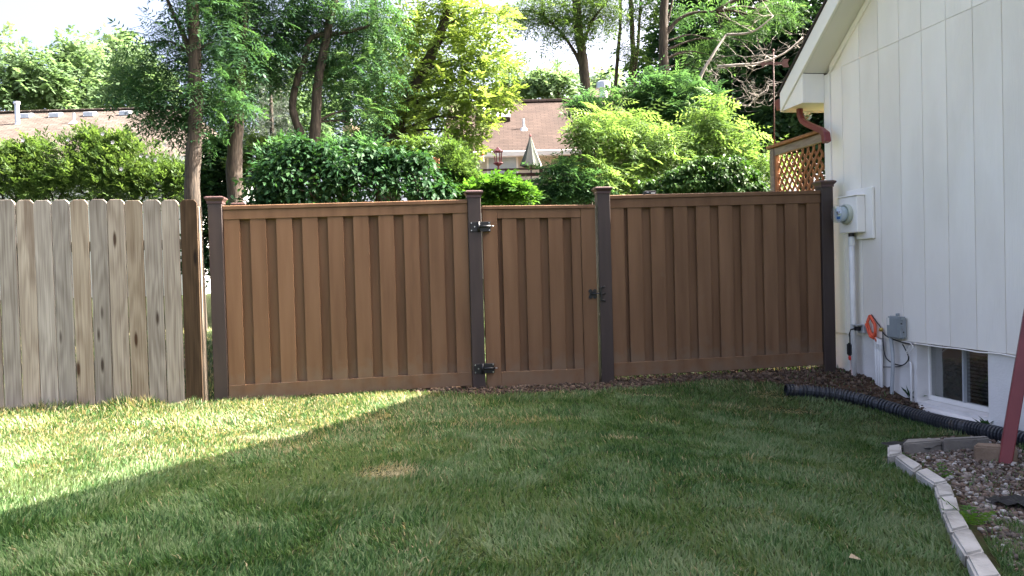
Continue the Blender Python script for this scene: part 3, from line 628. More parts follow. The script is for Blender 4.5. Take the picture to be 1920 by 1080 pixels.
for hy in (425, 691.5):
    _, hz = FENCE.px(900, hy, -.07)
    h = MB().box(P2-.045, P2+.022, -.0715, -.0645, hz-.048, hz+.048).build('hinge', black_metal, gt, bevel=.002)
    MB().box(P2+.048, g0+.075, -.0715, -.0415, hz-.048, hz+.048).build('hinge_plate', black_metal, h, bevel=.002)
    MB().tube([(P2+.036, -.075, hz-.05), (P2+.036, -.075, hz+.05)], .0125, 10).build('hinge_barrel', black_metal, h, smooth=True)
    MB().box(P2+.0225, P2+.0475, -.074, -.066, hz-.04, hz+.04).build('hinge_knuckle', black_metal, h)
    MB().tube([(P2+.05, -.084, hz+.002), (g0+.078, -.084, hz+.002)], .012, 8).build('spring_barrel', black_metal, h, smooth=True)
    MB().tube([(g0+.079, -.084, hz+.002), (g0+.105, -.084, hz+.002)], .005, 8).build('spring_pin', steel, h, smooth=True)
    for (bx_, bz_) in ((P2-.036, .036), (P2-.036, -.036), (P2-.004, .0), (g0+.062, .036), (g0+.062, -.036)):
        MB().lathe([(.0075, 0), (.006, .005)], 8, (bx_, -.072, hz+bz_), 'y').build('bolt', steel, h)
_, lz = FENCE.px(1118, 551, -.05)
la = MB()
for sx in (-1, 1):
    for sz in (-1, 1): la.lathe([(.021, 0), (.021, .006)], 10, (g1-.045+sx*.022, -.0415, lz+sz*.028), 'y')
la.box(g1-.075, g1-.012, -.0475, -.0415, lz-.02, lz+.02)
lt = la.build('latch', black_metal, gt)
MB().tube([(g1-.06, -.060, lz+.002), (P3-.01, -.078, lz+.002)], .008, 8).build('latch_bar', black_metal, lt, smooth=True)
MB().box(P3-.062, P3-.048, -.085, -.0645, lz-.07, lz+.07).build('latch_catch', black_metal, lt, bevel=.002)
for sz in (-1, 1):
    MB().tube([(P3-.048, -.072, lz+sz*.064), (P3-.025, -.073, lz+sz*.066), (P3-.012, -.073, lz+sz*.078)], [.009, .008, .005], 8).build('catch_arm', black_metal, lt, smooth=True)
# small object resting on the right top rail
sa, _ = fz(1207, 362); sb, _ = fz(1231, 362)
zo = ZTR + KR*(sa+sb)/2 + .001
tb = empty('small_tool_case', FENCE.world((sa+sb)/2, 0, zo), FENCE.a, label='small black case with pale label lying on the fence rail below the ivy', cat='tool case')
hw = (sb-sa)/2
MB().prism([(-hw, 0), (hw, 0), (hw-.004, .036), (-hw*.75, .036)], -.03, .03).build('case', black_pl, tb, bevel=.004)
MB().box(.012, hw-.012, -.032, -.0305, .006, .018).build('pale_label', white_trim, tb)
MB().box(-hw*.5, -.01, -.032, -.0305, .016, .026).build('grey_panel', grey_pvc, tb)
# return fence running away behind the corner post
pA = atY(447, 380, 10.1); pB = atY(481, 380, 12.5)
p1w = FENCE.world(P1, 0, 0)
for (q0, q1, lb) in ((p1w, pA, 'dark-posted brown fence section running back from the corner post'), (pA, pB, 'brown fence section farther back whose post caps peek over the front rail')):
    d = Vector((q1.x-q0.x, q1.y-q0.y)); L = d.length
    e = empty('privacy_fence', (q0.x, q0.y, 0), math.atan2(d.y, d.x), label=lb, cat='fence')
    ztp = q1.z
    fpost(e, L, ztp)
    k = (gz(q1.x, q1.y)-gz(q0.x, q0.y))/L
    n_ = int((L-.14)/.245); st = [.07+(L-.14-PW)/(n_-1)*i for i in range(n_)]
    panel(e, .07, L-.07, ztp-.36-k*L, ztp-.36-k*L-1.6, k, st)

# ------------------------------------------------------------------ weathered wood fence
wr = atY(374, 560, 7.26); wl = atY(-40, 560, 7.14)
WANG = math.atan2(wr.y-wl.y, wr.x-wl.x); WF = Frame((wr.x, wr.y, 0), WANG)
wf = empty('wooden_fence', WF.o, WF.a, label='weathered grey dog-eared wooden picket fence beside the brown fence', cat='fence')
BW, PIT = .1515, .1605
for i in range(20):
    x1 = -i*PIT - (.004 if i else 0); x0 = x1-BW + random.uniform(-.002, .002)
    pxx = 374-33.1*i-17
    zt = WF.px(pxx, 374.5, 0)[1] + random.uniform(-.006, .006); zb = -.035
    c = .028; H = zt-zb; W_ = x1-x0
    ol = [(0, 0), (W_, 0), (W_, H-c), (W_-c, H), (c, H), (0, H-c)]
    o = MB().prism(ol, 0, .018).build('picket', wood_dark if i == 0 else wood_grey, wf, (x0, 0, zb), (0, random.uniform(-.003, .003), 0), bevel=.002)
    if i == 0: o['label'] = 'dark brown damp end board with knots'
MB().box(-20*PIT, -.02, .0185, .056, .30, .39).build('back_rail', wood_grey, wf)
MB().box(-20*PIT, -.02, .0185, .056, 1.40, 1.49).build('back_rail', wood_grey, wf)
MB().box(-.083, .006, .0575, .147, -.3, 1.79).build('end_post', wood_grey, wf, bevel=.003)

# ------------------------------------------------------------------ corrugated drain pipe
cpx = curve_pts([(1473, 737), (1530, 741), (1580, 748), (1640, 763), (1700, 781), (1760, 798), (1840, 815), (1935, 836)], 8)
path = []
for x, y in cpx:
    p = gh(x, y+4); path.append(Vector((p.x, p.y, p.z+.050)))
path.append(path[-1]+(path[-1]-path[-2]).normalized()*.8)
dist = [0]
for a, b_ in zip(path[:-1], path[1:]): dist.append(dist[-1]+(b_-a).length)
pitch_ = .030; nn = int(dist[-1]/pitch_); ring = []; rad = []
for i in range(nn):
    for f_, r_ in ((0, .046), (.16, .060), (.56, .060), (.74, .046)):
        s_ = (i+f_)*pitch_; j = max(0, min(len(path)-2, np.searchsorted(dist, s_)-1)); t = (s_-dist[j])/max(1e-6, dist[j+1]-dist[j])
        ring.append(path[j].lerp(path[j+1], t)); rad.append(r_)
tag(MB().tube(ring, rad, 14, cap=False).build('drain_pipe', pipe_m), 'black corrugated drain pipe lying on the grass along the house', 'pipe')

# ------------------------------------------------------------------ garden edging and bed
ge = empty('garden_edging', (0, 0, 0), 0, label='curved row of pale concrete edging blocks round the gravel bed', cat='edging')
def zq(zx, zy): return 1640+zx/3.857, 800+zy/3.857
def at_z(x, y, z): d = ray(x, y); t = (z-CZ)/d.z; p = Vector((0, 0, CZ))+d*t; return p
def top_block(quad, parent, mat, h=.085, depth=.16, name='block'):
    g0 = [gh(*zq(*c)) for c in quad]; zt = sum(p.z for p in g0)/4 + h
    P = [at_z(*zq(*c), zt) for c in quad]
    cx = sum((p for p in P), Vector())/4
    P = [cx+(p-cx)*.99 for p in P]
    lo = [Vector((p.x, p.y, zt-depth)) for p in P]
    me = MB().hexa([p-cx for p in lo]+[p-cx for p in P])
    bm_me = me.mesh(name, bevel=.011, seg=2)
    for v in bm_me.vertices: v.co += Vector((random.uniform(-1, 1), random.uniform(-1, 1), random.uniform(-1, 1)))*.0012
    return link(name, bm_me, mat, parent, cx)
for q in ([(92, 135), (190, 122), (196, 190), (92, 208)][::-1], [(142, 214), (203, 192), (345, 272), (282, 318)], [(292, 318), (378, 290), (533, 388), (430, 412)],
          [(432, 420), (545, 402), (580, 488), (453, 500)], [(460, 508), (585, 492), (616, 592), (488, 608)], [(490, 614), (618, 598), (686, 716), (548, 750)],
          [(550, 758), (692, 722), (792, 890), (655, 925)], [(658, 932), (800, 896), (925, 1075), (740, 1095)], [(745, 1102), (930, 1082), (1030, 1260), (830, 1290)]):
    if q[0][1] > q[-1][1]: q = q[::-1]
    top_block(q, ge, block_m)
for q in ([(200, 118), (228, 88), (484, 78), (490, 96)], [(488, 96), (486, 78), (800, 64), (838, 74)]):
    top_block(q, ge, slab_m, .085, .16, 'slab')
bb = top_block([(712, 135), (735, 112), (1020, 128), (1035, 160)], None, block_brown, .10, .17, 'edging_stone')
tag(bb, 'single tan concrete stone lying behind the foot of the red post', 'stone')
# red leaning support post
pb_ = gh(1884, 868); e = empty('leaning_post', pb_, 0, label='dark red square steel post leaning over the gravel bed', cat='post')
d = (atY(1925, 625, pb_.y+.05)-atY(1884, 864, pb_.y)); L = 2.9; dn = d.normalized()
MB().tube([dn*-.12, dn*L], .056, 4, up=(.9, -.45, 0)).build('square_tube', red_paint, e, bevel=.006)
MB().tube([dn*-.14, dn*-.02], .062, 4, up=(.9, -.45, 0)).build('foot_sleeve', rust, e, bevel=.004)
MB().tube([dn*L, dn*(L+.02)], .058, 4, up=(.9, -.45, 0)).build('end_cap', black_pl, e)
# pebbles
ico_v = []; 
bm = bmesh.new(); bmesh.ops.create_icosphere(bm, subdivisions=1, radius=1); ICO = (np.array([v.co[:] for v in bm.verts]), np.array([[v.index for v in f.verts] for f in bm.faces])); bm.free()
def pebbles(name, poly, N, smin, smax, mat, label, cat, flat=.55, dens=None):
    lo, hi = poly.min(0), poly.max(0); P = rng.uniform(lo, hi, (N*4, 2)); P = P[inside(poly, P[:, 0], P[:, 1])]
    if dens is not None: P = P[rng.random(len(P)) < dens(P[:, 0], P[:, 1])]
    P = P[:N]; n_ = len(P); S_ = smin*(smax/smin)**(rng.random(n_)**1.8)
    Z = ground_z(P[:, 0], P[:, 1])+S_*flat*.45
    R = rotm(rng.uniform(0, 6.28, n_), rng.normal(0, .35, n_), rng.normal(0, .35, n_))
    tv = ICO[0]*np.array([1, .75, flat]); tv = tv*(1+.18*np.sin(tv[:, [1, 2, 0]]*7))
    o = scatter(name, (tv, ICO[1]), np.column_stack([P, Z]), R, S_, rng.random(n_), mat, None)
    return tag(o, label, cat, kind='stuff')
def varM(name, cols, rough=.9):
    m, n, l, b = new_mat(name); at = n.new('ShaderNodeAttribute'); at.attribute_name = 'var'; r = ramp(n, cols); r.color_ramp.interpolation = 'LINEAR'
    l.new(at.outputs['Fac'], r.inputs[0]); tc = n.new('ShaderNodeTexCoord'); no = n.new('ShaderNodeTexNoise'); no.inputs['Scale'].default_value = 90; l.new(tc.outputs['Object'], no.inputs['Vector'])
    mx = n.new('ShaderNodeMix'); mx.data_type = 'RGBA'; mx.blend_type = 'OVERLAY'; mx.inputs[0].default_value = .5; l.new(r.outputs[0], mx.inputs[6]); l.new(no.outputs['Fac'], mx.inputs[7]); l.new(mx.outputs[2], b.inputs['Base Color'])
    b.inputs['Roughness'].default_value = rough; return m
peb_m = varM('river_gravel', [(.05, .032, .022), (.12, .078, .055), (.18, .13, .10), (.09, .07, .058), (.15, .12, .10), (.24, .20, .17), (.46, .44, .41)])
clod_m = varM('soil_clods', [(.025, .015, .009), (.060, .037, .023), (.085, .055, .036), (.13, .09, .06)])
pebbles('gravel', BED, 3600, .007, .026, peb_m, 'mixed brown and white river gravel in the edged bed', 'gravel')
pebbles('soil_clods', SOIL, 5200, .007, .030, clod_m, 'loose dark soil clods and mulch along the fence foot and house corner', 'soil', .7)
# landscape fabric scraps in the bed
for (x, y, rr, lb) in ((1725, 843, .20, 'torn black landscape fabric showing beside the far edging slab'), (1908, 952, .13, 'crumpled black landscape fabric at the open side of the gravel bed')):
    p = gh(x, y); vs = []; K = 9
    for j in range(K):
        for i in range(K):
            u, v = (i/(K-1)-.5)*2, (j/(K-1)-.5)*2
            X, Y = p.x+u*rr*(1.2+.2*math.sin(5*v)), p.y+v*rr*.5*(1+.3*math.cos(4*u)); vs.append((X, Y, gz(X, Y)+.014+.030*abs(math.sin(6*u+3*v))+random.uniform(0, .012)))
    tag(MB().add(vs, [(j*K+i, j*K+i+1, (j+1)*K+i+1, (j+1)*K+i) for j in range(K-1) for i in range(K-1)]).build('fabric_scrap', fabric_m, smooth=True), lb, 'fabric')

# ------------------------------------------------------------------ grass
def vnoise(X, Y, sc_, seed):
    r = np.random.default_rng(seed); T = r.random((64, 64)); x, y = X*sc_+100, Y*sc_+100
    i, j = np.floor(x).astype(int), np.floor(y).astype(int); u, v = x-i, y-j; u, v = u*u*(3-2*u), v*v*(3-2*v)
    g = lambda a, b: T[a % 64, b % 64]
    return (g(i, j)*(1-u)+g(i+1, j)*u)*(1-v)+(g(i, j+1)*(1-u)+g(i+1, j+1)*u)*v
dead = [(gh(x, y), rx, ry) for x, y, rx, ry in ((728, 888, .17, .17), (1442, 743, .17, .09), (1475, 772, .30, .07), (1215, 742, .18, .05), (610, 700, .0, .0), (1165, 822, .10, .05))]
def grass(name, X, Y, hmul, label, wid=.0031):
    N = len(X); Z = ground_z(X, Y)
    n1, n2, n3, n4 = vnoise(X, Y, 1.1, 1), vnoise(X, Y, 4.2, 2), vnoise(X, Y, 9, 3), vnoise(X, Y, .55, 4)
    dd = np.zeros(N)
    for p, rx, ry in dead:
        if rx > 0: dd = np.maximum(dd, np.exp(-(((X-p.x)/rx)**2+((Y-p.y)/ry)**2)**1.5))
    h = (.019+.022*n2+.011*n1+.008*rng.random(N))*hmul*(1-.55*dd)*(.72+.56*rng.random(N))
    fenced = WF.o.y + (X-WF.o.x)*math.tan(WANG) - Y
    near_f = np.exp(-(fenced/.22)**2)*(X < -2.9)
    h *= 1+1.1*near_f*n2*1.6
    az = 6.283*vnoise(X, Y, 1.7, 5)*1.6 + rng.normal(0, 1.1, N)
    lean = np.clip(.35+.55*n3+rng.normal(0, .28, N), 0, 1.5) + .6*dd
    dx, dy = np.cos(az), np.sin(az); wv_ = wid*(.7+.7*rng.random(N))
    wx, wy = -dy*wv_, dx*wv_
    tw = rng.normal(0, .7, N); c, s_ = np.cos(tw), np.sin(tw); wx, wy = wx*c-wy*s_, wx*s_+wy*c
    V = np.zeros((N, 5, 3))
    for k_, (t, ww) in enumerate(((0, 1), (0, -1), (.55, .85), (.55, -.85), (1, 0))):
        hor = h*np.sin(lean)*t**1.6*1.0; ver = h*np.cos(lean*.85*t)*t
        V[:, k_, 0] = X+dx*hor+wx*ww; V[:, k_, 1] = Y+dy*hor+wy*ww; V[:, k_, 2] = Z-.004+ver
    dry = np.clip(1.6*(vnoise(X, Y, 2.6, 8)-.62), 0, .35)+.55*ss(.8, -2.2, X)*ss(4.6, 6.2, Y)  # dry patches from noise, plus sunlit left lawn painted in as paler straw
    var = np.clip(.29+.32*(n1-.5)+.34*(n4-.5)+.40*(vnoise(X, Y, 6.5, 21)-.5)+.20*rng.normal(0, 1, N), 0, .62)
    dry_or_sunlit = rng.random(N) < np.clip(dd*1.15+dry*np.where(fenced > 2.6, .12, .62)+.008, 0, 1)  # straw share kept low in the shaded foreground, higher in the sunlit strip
    var = np.where(dry_or_sunlit, .80+.2*rng.random(N), var)
    Fq = (np.array([(0, 1, 3), (0, 3, 2), (2, 3, 4)])[None]+(np.arange(N)*5)[:, None, None]).reshape(-1, 3)
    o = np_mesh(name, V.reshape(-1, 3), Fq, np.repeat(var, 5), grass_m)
    return tag(o, label, 'grass', kind='stuff')
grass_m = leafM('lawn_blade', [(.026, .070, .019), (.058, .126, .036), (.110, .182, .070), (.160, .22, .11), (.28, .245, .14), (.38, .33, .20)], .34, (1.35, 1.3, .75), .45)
N = 740000
Y = 1.6+6.9*rng.random(N)**1.0; half = .72*Y+.6; X = rng.uniform(-1, 1, N)*half
keep = rng.random(N) < (half/half.max())*np.clip((3.9/Y)**1.15, 0, 1.25)*1.0
X, Y = X[keep], Y[keep]
fl_line = np.where(X < FENCE.world(P1, 0, 0).x+.02, WF.o.y+(X-WF.o.x)*math.tan(WANG)-.01, FY+FM*X-.03)
wall_x = HX0-HM*Y-.02
ok = (Y < fl_line) & (X < wall_x) & ~inside(EDGE, X, Y)
sl = inside(SOIL, X, Y); bd = inside(BED, X, Y)
wb_ = vnoise(X, Y, 3.1, 12)
ok &= ~(sl & (rng.random(len(X)) > .05)) & ~(bd & (rng.random(len(X)) > np.where((Y < 4.0) & (wb_ > .4), .75, .05)))
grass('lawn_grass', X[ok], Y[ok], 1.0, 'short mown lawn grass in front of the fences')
# sparse grass behind the fence
N = 60000; X = rng.uniform(-9, 4, N); Y = rng.uniform(7.4, 14, N); ok = (Y > np.where(X < -2.85, WF.o.y+.2, FY+FM*X+.08))
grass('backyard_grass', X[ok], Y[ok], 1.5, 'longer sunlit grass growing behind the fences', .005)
# weeds by the foundation and a fern-like seedling in the bed
def weed(x, y, nl, size, label, name='weed', mat=L_weed, tmpl=FROND_S, up=1.0):
    p = gh(x, y); yaw = rng.uniform(0, 6.28, nl); R = rotm(yaw, -rng.uniform(.35, 1.1, nl)*up, rng.normal(0, .2, nl))
    P = np.tile(np.array([p.x, p.y, gz(p.x, p.y)]), (nl, 1)) + rng.normal(0, .012, (nl, 3))*np.array([1, 1, 0])
    o = scatter(name, tmpl, P, R, size*rng.uniform(.6, 1.1, nl), rng.uniform(.3, 1, nl), mat, None)
    return tag(o, label, 'weed')
weed(1826, 985, 11, .17, 'pale green fern-like seedling beside the inner edge of the blocks')
weed(1775, 895, 9, .10, 'small green weed growing in the gravel near the block curve')
weed(1712, 752, 9, .16, 'dark wispy weed at the foot of the foundation left of the window', mat=L_broad, tmpl=LEAF, up=1.4)
weed(1850, 806, 9, .13, 'grassy weed against the foundation under the basement window', mat=L_broad, tmpl=LEAF, up=1.4)
weed(130, 757, 12, .26, 'tall grass tuft with seed stalks against the wooden fence', name='grass_tuft', tmpl=tri(t_leaf(.05)), up=1.5)

# ------------------------------------------------------------------ neighbouring houses
def roof_plane(parent, name, mat, x0, x1, Ye, ze, Yr, zr, th=.12):
    L = math.hypot(Yr-Ye, zr-ze); ang = math.atan2(zr-ze, Yr-Ye)
    return MB().box(x0, x1, 0, L, -th, 0).build(name, mat, parent, (0, Ye, ze), (ang, 0, 0))
# house behind the left hedge
def Xat(x, Y): return (x-960)/FPX*Y
YE, YR = 22.0, 26.6
zr = atY(170, 207, YR).z; ze = atY(380, 291, YE).z; xl, xr = -27.0, Xat(392, YE)
h1 = empty('neighbour_house', (0, 0, 0), 0, label='low house with pale tan shingle roof behind the flowering hedge', cat='house')
L_ = math.hypot(YR-YE, zr-ze); xh = xr-2.4
MB().add([(xl, 0, 0), (xr, 0, 0), (xh, L_, 0), (xl, L_, 0), (xl, 0, -.1), (xr, 0, -.1), (xh, L_, -.1), (xl, L_, -.1)], [(0, 1, 2, 3), (4, 7, 6, 5), (0, 4, 5, 1), (1, 5, 6, 2), (2, 6, 7, 3), (3, 7, 4, 0)]).build('roof', shingle_tan, h1, (0, YE, ze), (math.atan2(zr-ze, YR-YE), 0, 0))
MB().add([(xr, YE, ze), (xr, 2*YR-YE, ze), (xh, YR, zr), (xl, 2*YR-YE, ze), (xl, YR, zr)], [(0, 1, 2), (1, 3, 4, 2)]).build('roof', shingle_tan, h1)
gz1 = gz(-12, 24)-.3
MB().box(xl+.3, xr-.3, YE+.45, 2*YR-YE-.45, gz1, ze+.12).build('wall', offwhite, h1)
MB().box(xl, xr, YE-.06, YE-.0, ze-.16, ze-.02).build('gutter', white_trim, h1)
for x in np.arange(xl, xh-.2, .3):
    MB().box(x, x+.285, YR-.14, YR+.14, zr-.02, zr+.035).build('ridge_shingle', shingle_tan, h1, bevel=.01)
for px_ in (52, 107, 171, 238):
    p = atY(px_, 216, YR-.5); t = (YR-.55-YE)/(YR-YE)
    zz = ze+(zr-ze)*t; v = MB().hexa([(-.17, -.15, -.1), (.17, -.15, -.1), (.17, .15, .05), (-.17, .15, .05), (-.17, -.15, .05), (.17, -.15, .05), (.14, .12, .12), (-.14, .12, .12)]).build('roof_vent', roof_metal, h1, (p.x, YR-.55, zz+.03), bevel=.01)
p = atY(33, 233, YR-1.25); t = (YR-1.25-YE)/(YR-YE); zz = ze+(zr-ze)*t
MB().lathe([(.14, -.12), (.075, .0), (.07, .02), (.07, .62), (.10, .62), (.10, .70)], 12).build('flue_pipe', roof_metal, h1, (p.x, YR-1.25, zz))
p = atY(139, 233, YR-1.3); MB().lathe([(.2, -.1), (.06, .03), (.035, .05), (.035, .28)], 10).build('vent_pipe', roof_metal, h1, (p.x, YR-1.3, zz))
for px_ in (60, 200, 336):
    p = atY(px_, 345, YE+.4); wn = MB().box(-.5, .5, -.03, .03, -.55, .55).build('window', dark_room, h1, (p.x, YE+.43, p.z), bevel=.01)
    MB().box(-.57, .57, -.05, -.031, -.62, -.56).box(-.57, .57, -.05, -.031, .56, .62).box(-.57, -.51, -.05, -.031, -.56, .56).box(.51, .57, -.05, -.031, -.56, .56).build('window_frame', white_trim, wn)
# house with the deck
YE, YR = 26.0, 30.2
zr = atY(1015, 190, YR).z; ze = atY(980, 281, YE).z; xl, xr = Xat(868, YE), Xat(1200, YE)
xl = Xat(905, YR)-1.1
h2 = empty('neighbour_house', (0, 0, 0), 0, label='cream house with brown shingle roof and skylight behind the dark red deck', cat='house')
roof_plane(h2, 'roof', shingle_brown, xl, xr, YE, ze, YR, zr); roof_plane(h2, 'roof', shingle_brown, xl, xr, 2*YR-YE, ze, YR+.01, zr)
g2 = gz(0, 27)-.3
MB().box(xl+.3, xr-.3, YE+.30, 2*YR-YE-.5, g2, ze+.05).build('wall', cream, h2)
for x in np.arange(xl+.5, xr-.4, .4): MB().box(x, x+.03, YE+.278, YE+.2985, g2, ze-.05).build('batten', cream, h2)
MB().box(xl, xr, YE-.11, YE-.002, ze-.22, ze-.03).build('gutter', white_trim, h2, bevel=.02)
MB().box(xl, xr, YE, YE+.29, ze-.20, ze-.18).build('soffit', white_trim, h2)
MB().box(xl, xr, YR-.15, YR+.15, zr-.03, zr+.04).build('ridge_cap', shingle_grey, h2)
def on_roof(x, y):
    d = ray(x, y); c = Vector((0, 0, CZ)); k = (zr-ze)/(YR-YE)
    t = (ze-CZ-k*YE)/(d.z-k*d.y); return c+d*t
ra = math.atan2(zr-ze, YR-YE)
p = on_roof(930, 219); sk = MB().box(-.52, .52, -.55, .55, 0, .16).build('skylight', dark_comp, h2, p, (ra, 0, 0), bevel=.01)
MB().box(-.49, .49, -.52, .52, .161, .19).build('skylight_dome', M('frosted_dome', [(.6, .6, .58), (.68, .68, .66)], .25, 3), sk, bevel=.012)
p = on_roof(982, 241); MB().lathe([(.22, -.12), (.07, .04), (.04, .05), (.04, .34)], 10).build('vent_pipe', roof_metal, h2, p)
p = atY(942, 300, YE+.48); wn = MB().box(-.45, .45, -.03, .03, -.6, .16).build('window', M('reflection_pane', [(.35, .40, .45), (.5, .55, .6)], .08, 3), h2, (p.x, YE+.26, p.z), bevel=.01)  # whitish reflection painted in as the pane colour
MB().box(-.52, -.46, -.05, -.031, -.66, .21).box(.46, .52, -.05, -.031, -.66, .21).box(-.455, .455, -.05, -.031, .165, .21).box(-.455, .455, -.05, -.031, -.66, -.61).build('window_frame', white_trim, wn)
p = atY(1075, 305, YE+.48); MB().box(-.5, .5, -.03, .03, -1.1, .26).build('door', dark_room, h2, (p.x, YE+.26, p.z), bevel=.01)
# third house beyond
h3 = empty('neighbour_house', (0, 0, 0), 0, label='far grey-brown roof with metal flue seen between the tree trunks', cat='house')
Y3 = 36.0; z3r = atY(1150, 167, Y3+4).z; z3e = atY(1150, 215, Y3).z; x3l, x3r = Xat(1106, Y3+4), Xat(1330, Y3+4)
roof_plane(h3, 'roof', shingle_grey, x3l, x3r, Y3, z3e, Y3+4, z3r); roof_plane(h3, 'roof', shingle_grey, x3l, x3r, Y3+8, z3e, Y3+4.01, z3r)
MB().box(x3l+.3, x3r-.3, Y3+.5, Y3+7.5, gz(3, 38)-.3, z3e+.1).build('wall', offwhite, h3)
p = atY(1132, 195, Y3+2.2); zz = z3e+(z3r-z3e)*.55
MB().lathe([(.30, -.25), (.2, 0), (.2, .55), (.34, .55), (.34, .85), (.2, .92)], 12).build('metal_flue', roof_metal, h3, (p.x, Y3+2.2, zz))
# deck with railing, umbrella, feeders
YD = 23.6
zrail = atY(1000, 316, YD).z; dx0, dx1 = Xat(893, YD), Xat(1210, YD)
deck_red = M('dark_deck_stain', [(.040, .012, .010), (.060, .018, .015)], .7, 5)
dk = empty('deck', (0, 0, 0), 0, label='raised dark red wooden deck with horizontal railing behind the shrubs', cat='deck')
zdk = zrail-.98
for i in range(16): MB().box(dx0, dx1, YD-.05+i*.15, YD+.09+i*.15, zdk-.04, zdk).build('deck_board', deck_red, dk)
for i in range(6):
    x = dx0+(dx1-dx0)*i/5; MB().box(x-.05, x+.05, YD-.16, YD-.06, gz(x, YD)-.2, zrail-.04).build('deck_post', deck_red, dk)
MB().box(dx0-.05, dx1, YD-.19, YD-.02, zrail-.04, zrail).build('rail_cap', deck_red, dk)
for zz in (.13, .34, .55, .76): MB().box(dx0, dx1, YD-.055, YD-.02, zrail-zz-.10, zrail-zz).build('rail_board', deck_red, dk)
MB().box(dx0, dx1, YD-.055, YD-.051, zdk-.30, zdk-.045).build('rim_board', deck_red, dk)
MB().tube([(dx0, YD-.1, zrail-.03), (dx0-.9, YD-.1, zrail-.75), (dx0-1.7, YD-.1, zrail-1.6)], .07, 4, up=(0, 1, 0)).build('stair_rail', deck_red, dk)
um = atY(996, 325, 24.6); us = 24.6/FPX
u_ = empty('patio_umbrella', (um.x, 24.6, zdk), 0, label='closed cream and dark striped patio umbrella standing on the deck', cat='umbrella')
ztp = atY(993, 256, 24.6).z-zdk; zbt = atY(993, 311, 24.6).z-zdk
MB().tube([(0, 0, 0), (0, 0, ztp)], .025, 8).build('pole', black_metal, u_)
for i in range(8):
    a0 = 2*math.pi*i/8+.2; pr = []
    for t in (0, .25, .55, .85, 1.0): pr.append((.02+.34*t**1.15, ztp-(ztp-zbt)*t))
    vs = []
    for r_, z_ in pr:
        for j in range(4):
            a = a0+2*math.pi/8*j/3; rr = r_*(1-.22*math.sin(math.pi*j/3)); vs.append((rr*math.cos(a), rr*math.sin(a), z_-.03*math.sin(math.pi*j/3)*(z_ < zbt+.1)))
    MB().add(vs, [(i_*4+j, i_*4+j+1, i_*4+j+5, i_*4+j+4) for i_ in range(4) for j in range(3)]).build('canopy_panel', canvas if i % 2 else canvas_dk, u_, smooth=True)
MB().lathe([(.02, 0), (.03, .03), (.01, .09)], 8, (0, 0, ztp)).build('finial', red_paint, u_)
MB().lathe([(.3, 0), (.3, .05), (.05, .09)], 14).build('base', black_metal, u_)
fd = atY(904, 297, YD); f1 = empty('hummingbird_feeder', (fd.x, YD-.1, fd.z), 0, label='red and clear hummingbird feeder hanging by the deck corner', cat='bird feeder')
MB().lathe([(.03, .06), (.09, .10), (.10, .13), (.03, .20)], 12).build('red_top', red_plastic, f1, smooth=True)
MB().lathe([(.05, -.16), (.07, -.10), (.05, .06)], 12).build('bottle', white_trim, f1, smooth=True)
MB().tube([(0, 0, .2), (0, 0, .5), (-.1, 0, .62), (-.1, 0, -1.4)], .012, 6).build('hanger_pole', black_metal, f1)
fd = atY(934, 296, YD); f2 = empty('lantern', (fd.x, YD-.1, fd.z), 0, label='dark red roofed lantern on a post at the deck railing', cat='lantern')
MB().lathe([(.02, .30), (.07, .25), (.17, .17), (.15, .15)], 6).build('lantern_roof', red_paint, f2)
for i in range(6):
    a = math.pi/3*i; MB().tube([(.11*math.cos(a), .11*math.sin(a), .15), (.09*math.cos(a), .09*math.sin(a), -.15)], .018, 5).build('lantern_bar', red_paint, f2)
MB().lathe([(.13, -.15), (.15, -.18), (.03, -.26), (.03, -1.3)], 8).build('lantern_base', red_paint, f2)
bf = atY(659, 246, 19); f3 = empty('bird_feeder', (bf.x, 19, bf.z), 0, label='pale hanging tray bird feeder on a thin pole among the trees', cat='bird feeder')
MB().lathe([(.05, -.04), (.20, .0), (.22, .10), (.20, .10), (.18, .02), (.03, .0)], 14).build('tray', M('pale_wood', [(.5, .38, .24), (.62, .5, .34)], .7, 6), f3)
MB().tube([(0, 0, .3), (0, 0, -3.2)], .02, 6).build('pole', white_pvc, f3)
sp = atY(820, 370, 13.0); tag(MB().box(-.05, .05, -.05, .05, gz(sp.x, 13)-.2-sp.z, atY(820, 296, 13).z-sp.z).build('timber_post', cedar, None, (sp.x, 13, sp.z), bevel=.005), 'orange-brown timber post standing among the shrubs behind the fence', 'post')

# ------------------------------------------------------------------ trees and shrubs
def smooth_path(pts, n_=5):
    out = []
    for i in range(len(pts)-1):
        p0, p1, p2, p3 = [pts[max(0, min(len(pts)-1, j))] for j in (i-1, i, i+1, i+2)]
        for k_ in range(n_):
            t = k_/n_; out.append(.5*((2*p1)+(p2-p0)*t+(2*p0-5*p1+4*p2-p3)*t*t+(3*p1-p0-3*p2+p3)*t**3))
    return out+[pts[-1]]
def clumps(blobs, Y, per, ysp=1.0):
    """blobs of pixels at depth Y -> clump centres with radius; blob: x, y, rx, ry[, dY]"""
    C = []; A = []
    for b_ in blobs:
        x, y, rx, ry = b_[:4]; dY = b_[4] if len(b_) > 4 else 0
        Yb = Y+dY; c = atY(x, y, Yb); s_ = Yb/FPX; Rx, Rz = rx*s_, ry*s_; Ry = .5*(Rx+Rz)*ysp
        k_ = max(3, int(per*rx*ry/1000))
        u = rng.normal(0, 1, (k_, 3)); u /= np.linalg.norm(u, axis=1)[:, None]; u *= (rng.random(k_)**.42)[:, None]
        C.append(np.array(c)[None]+u*np.array([Rx, Ry, Rz])); A.append(np.column_stack([u, np.full(k_, min(Rx, Rz))]))
    return np.concatenate(C), np.concatenate(A)
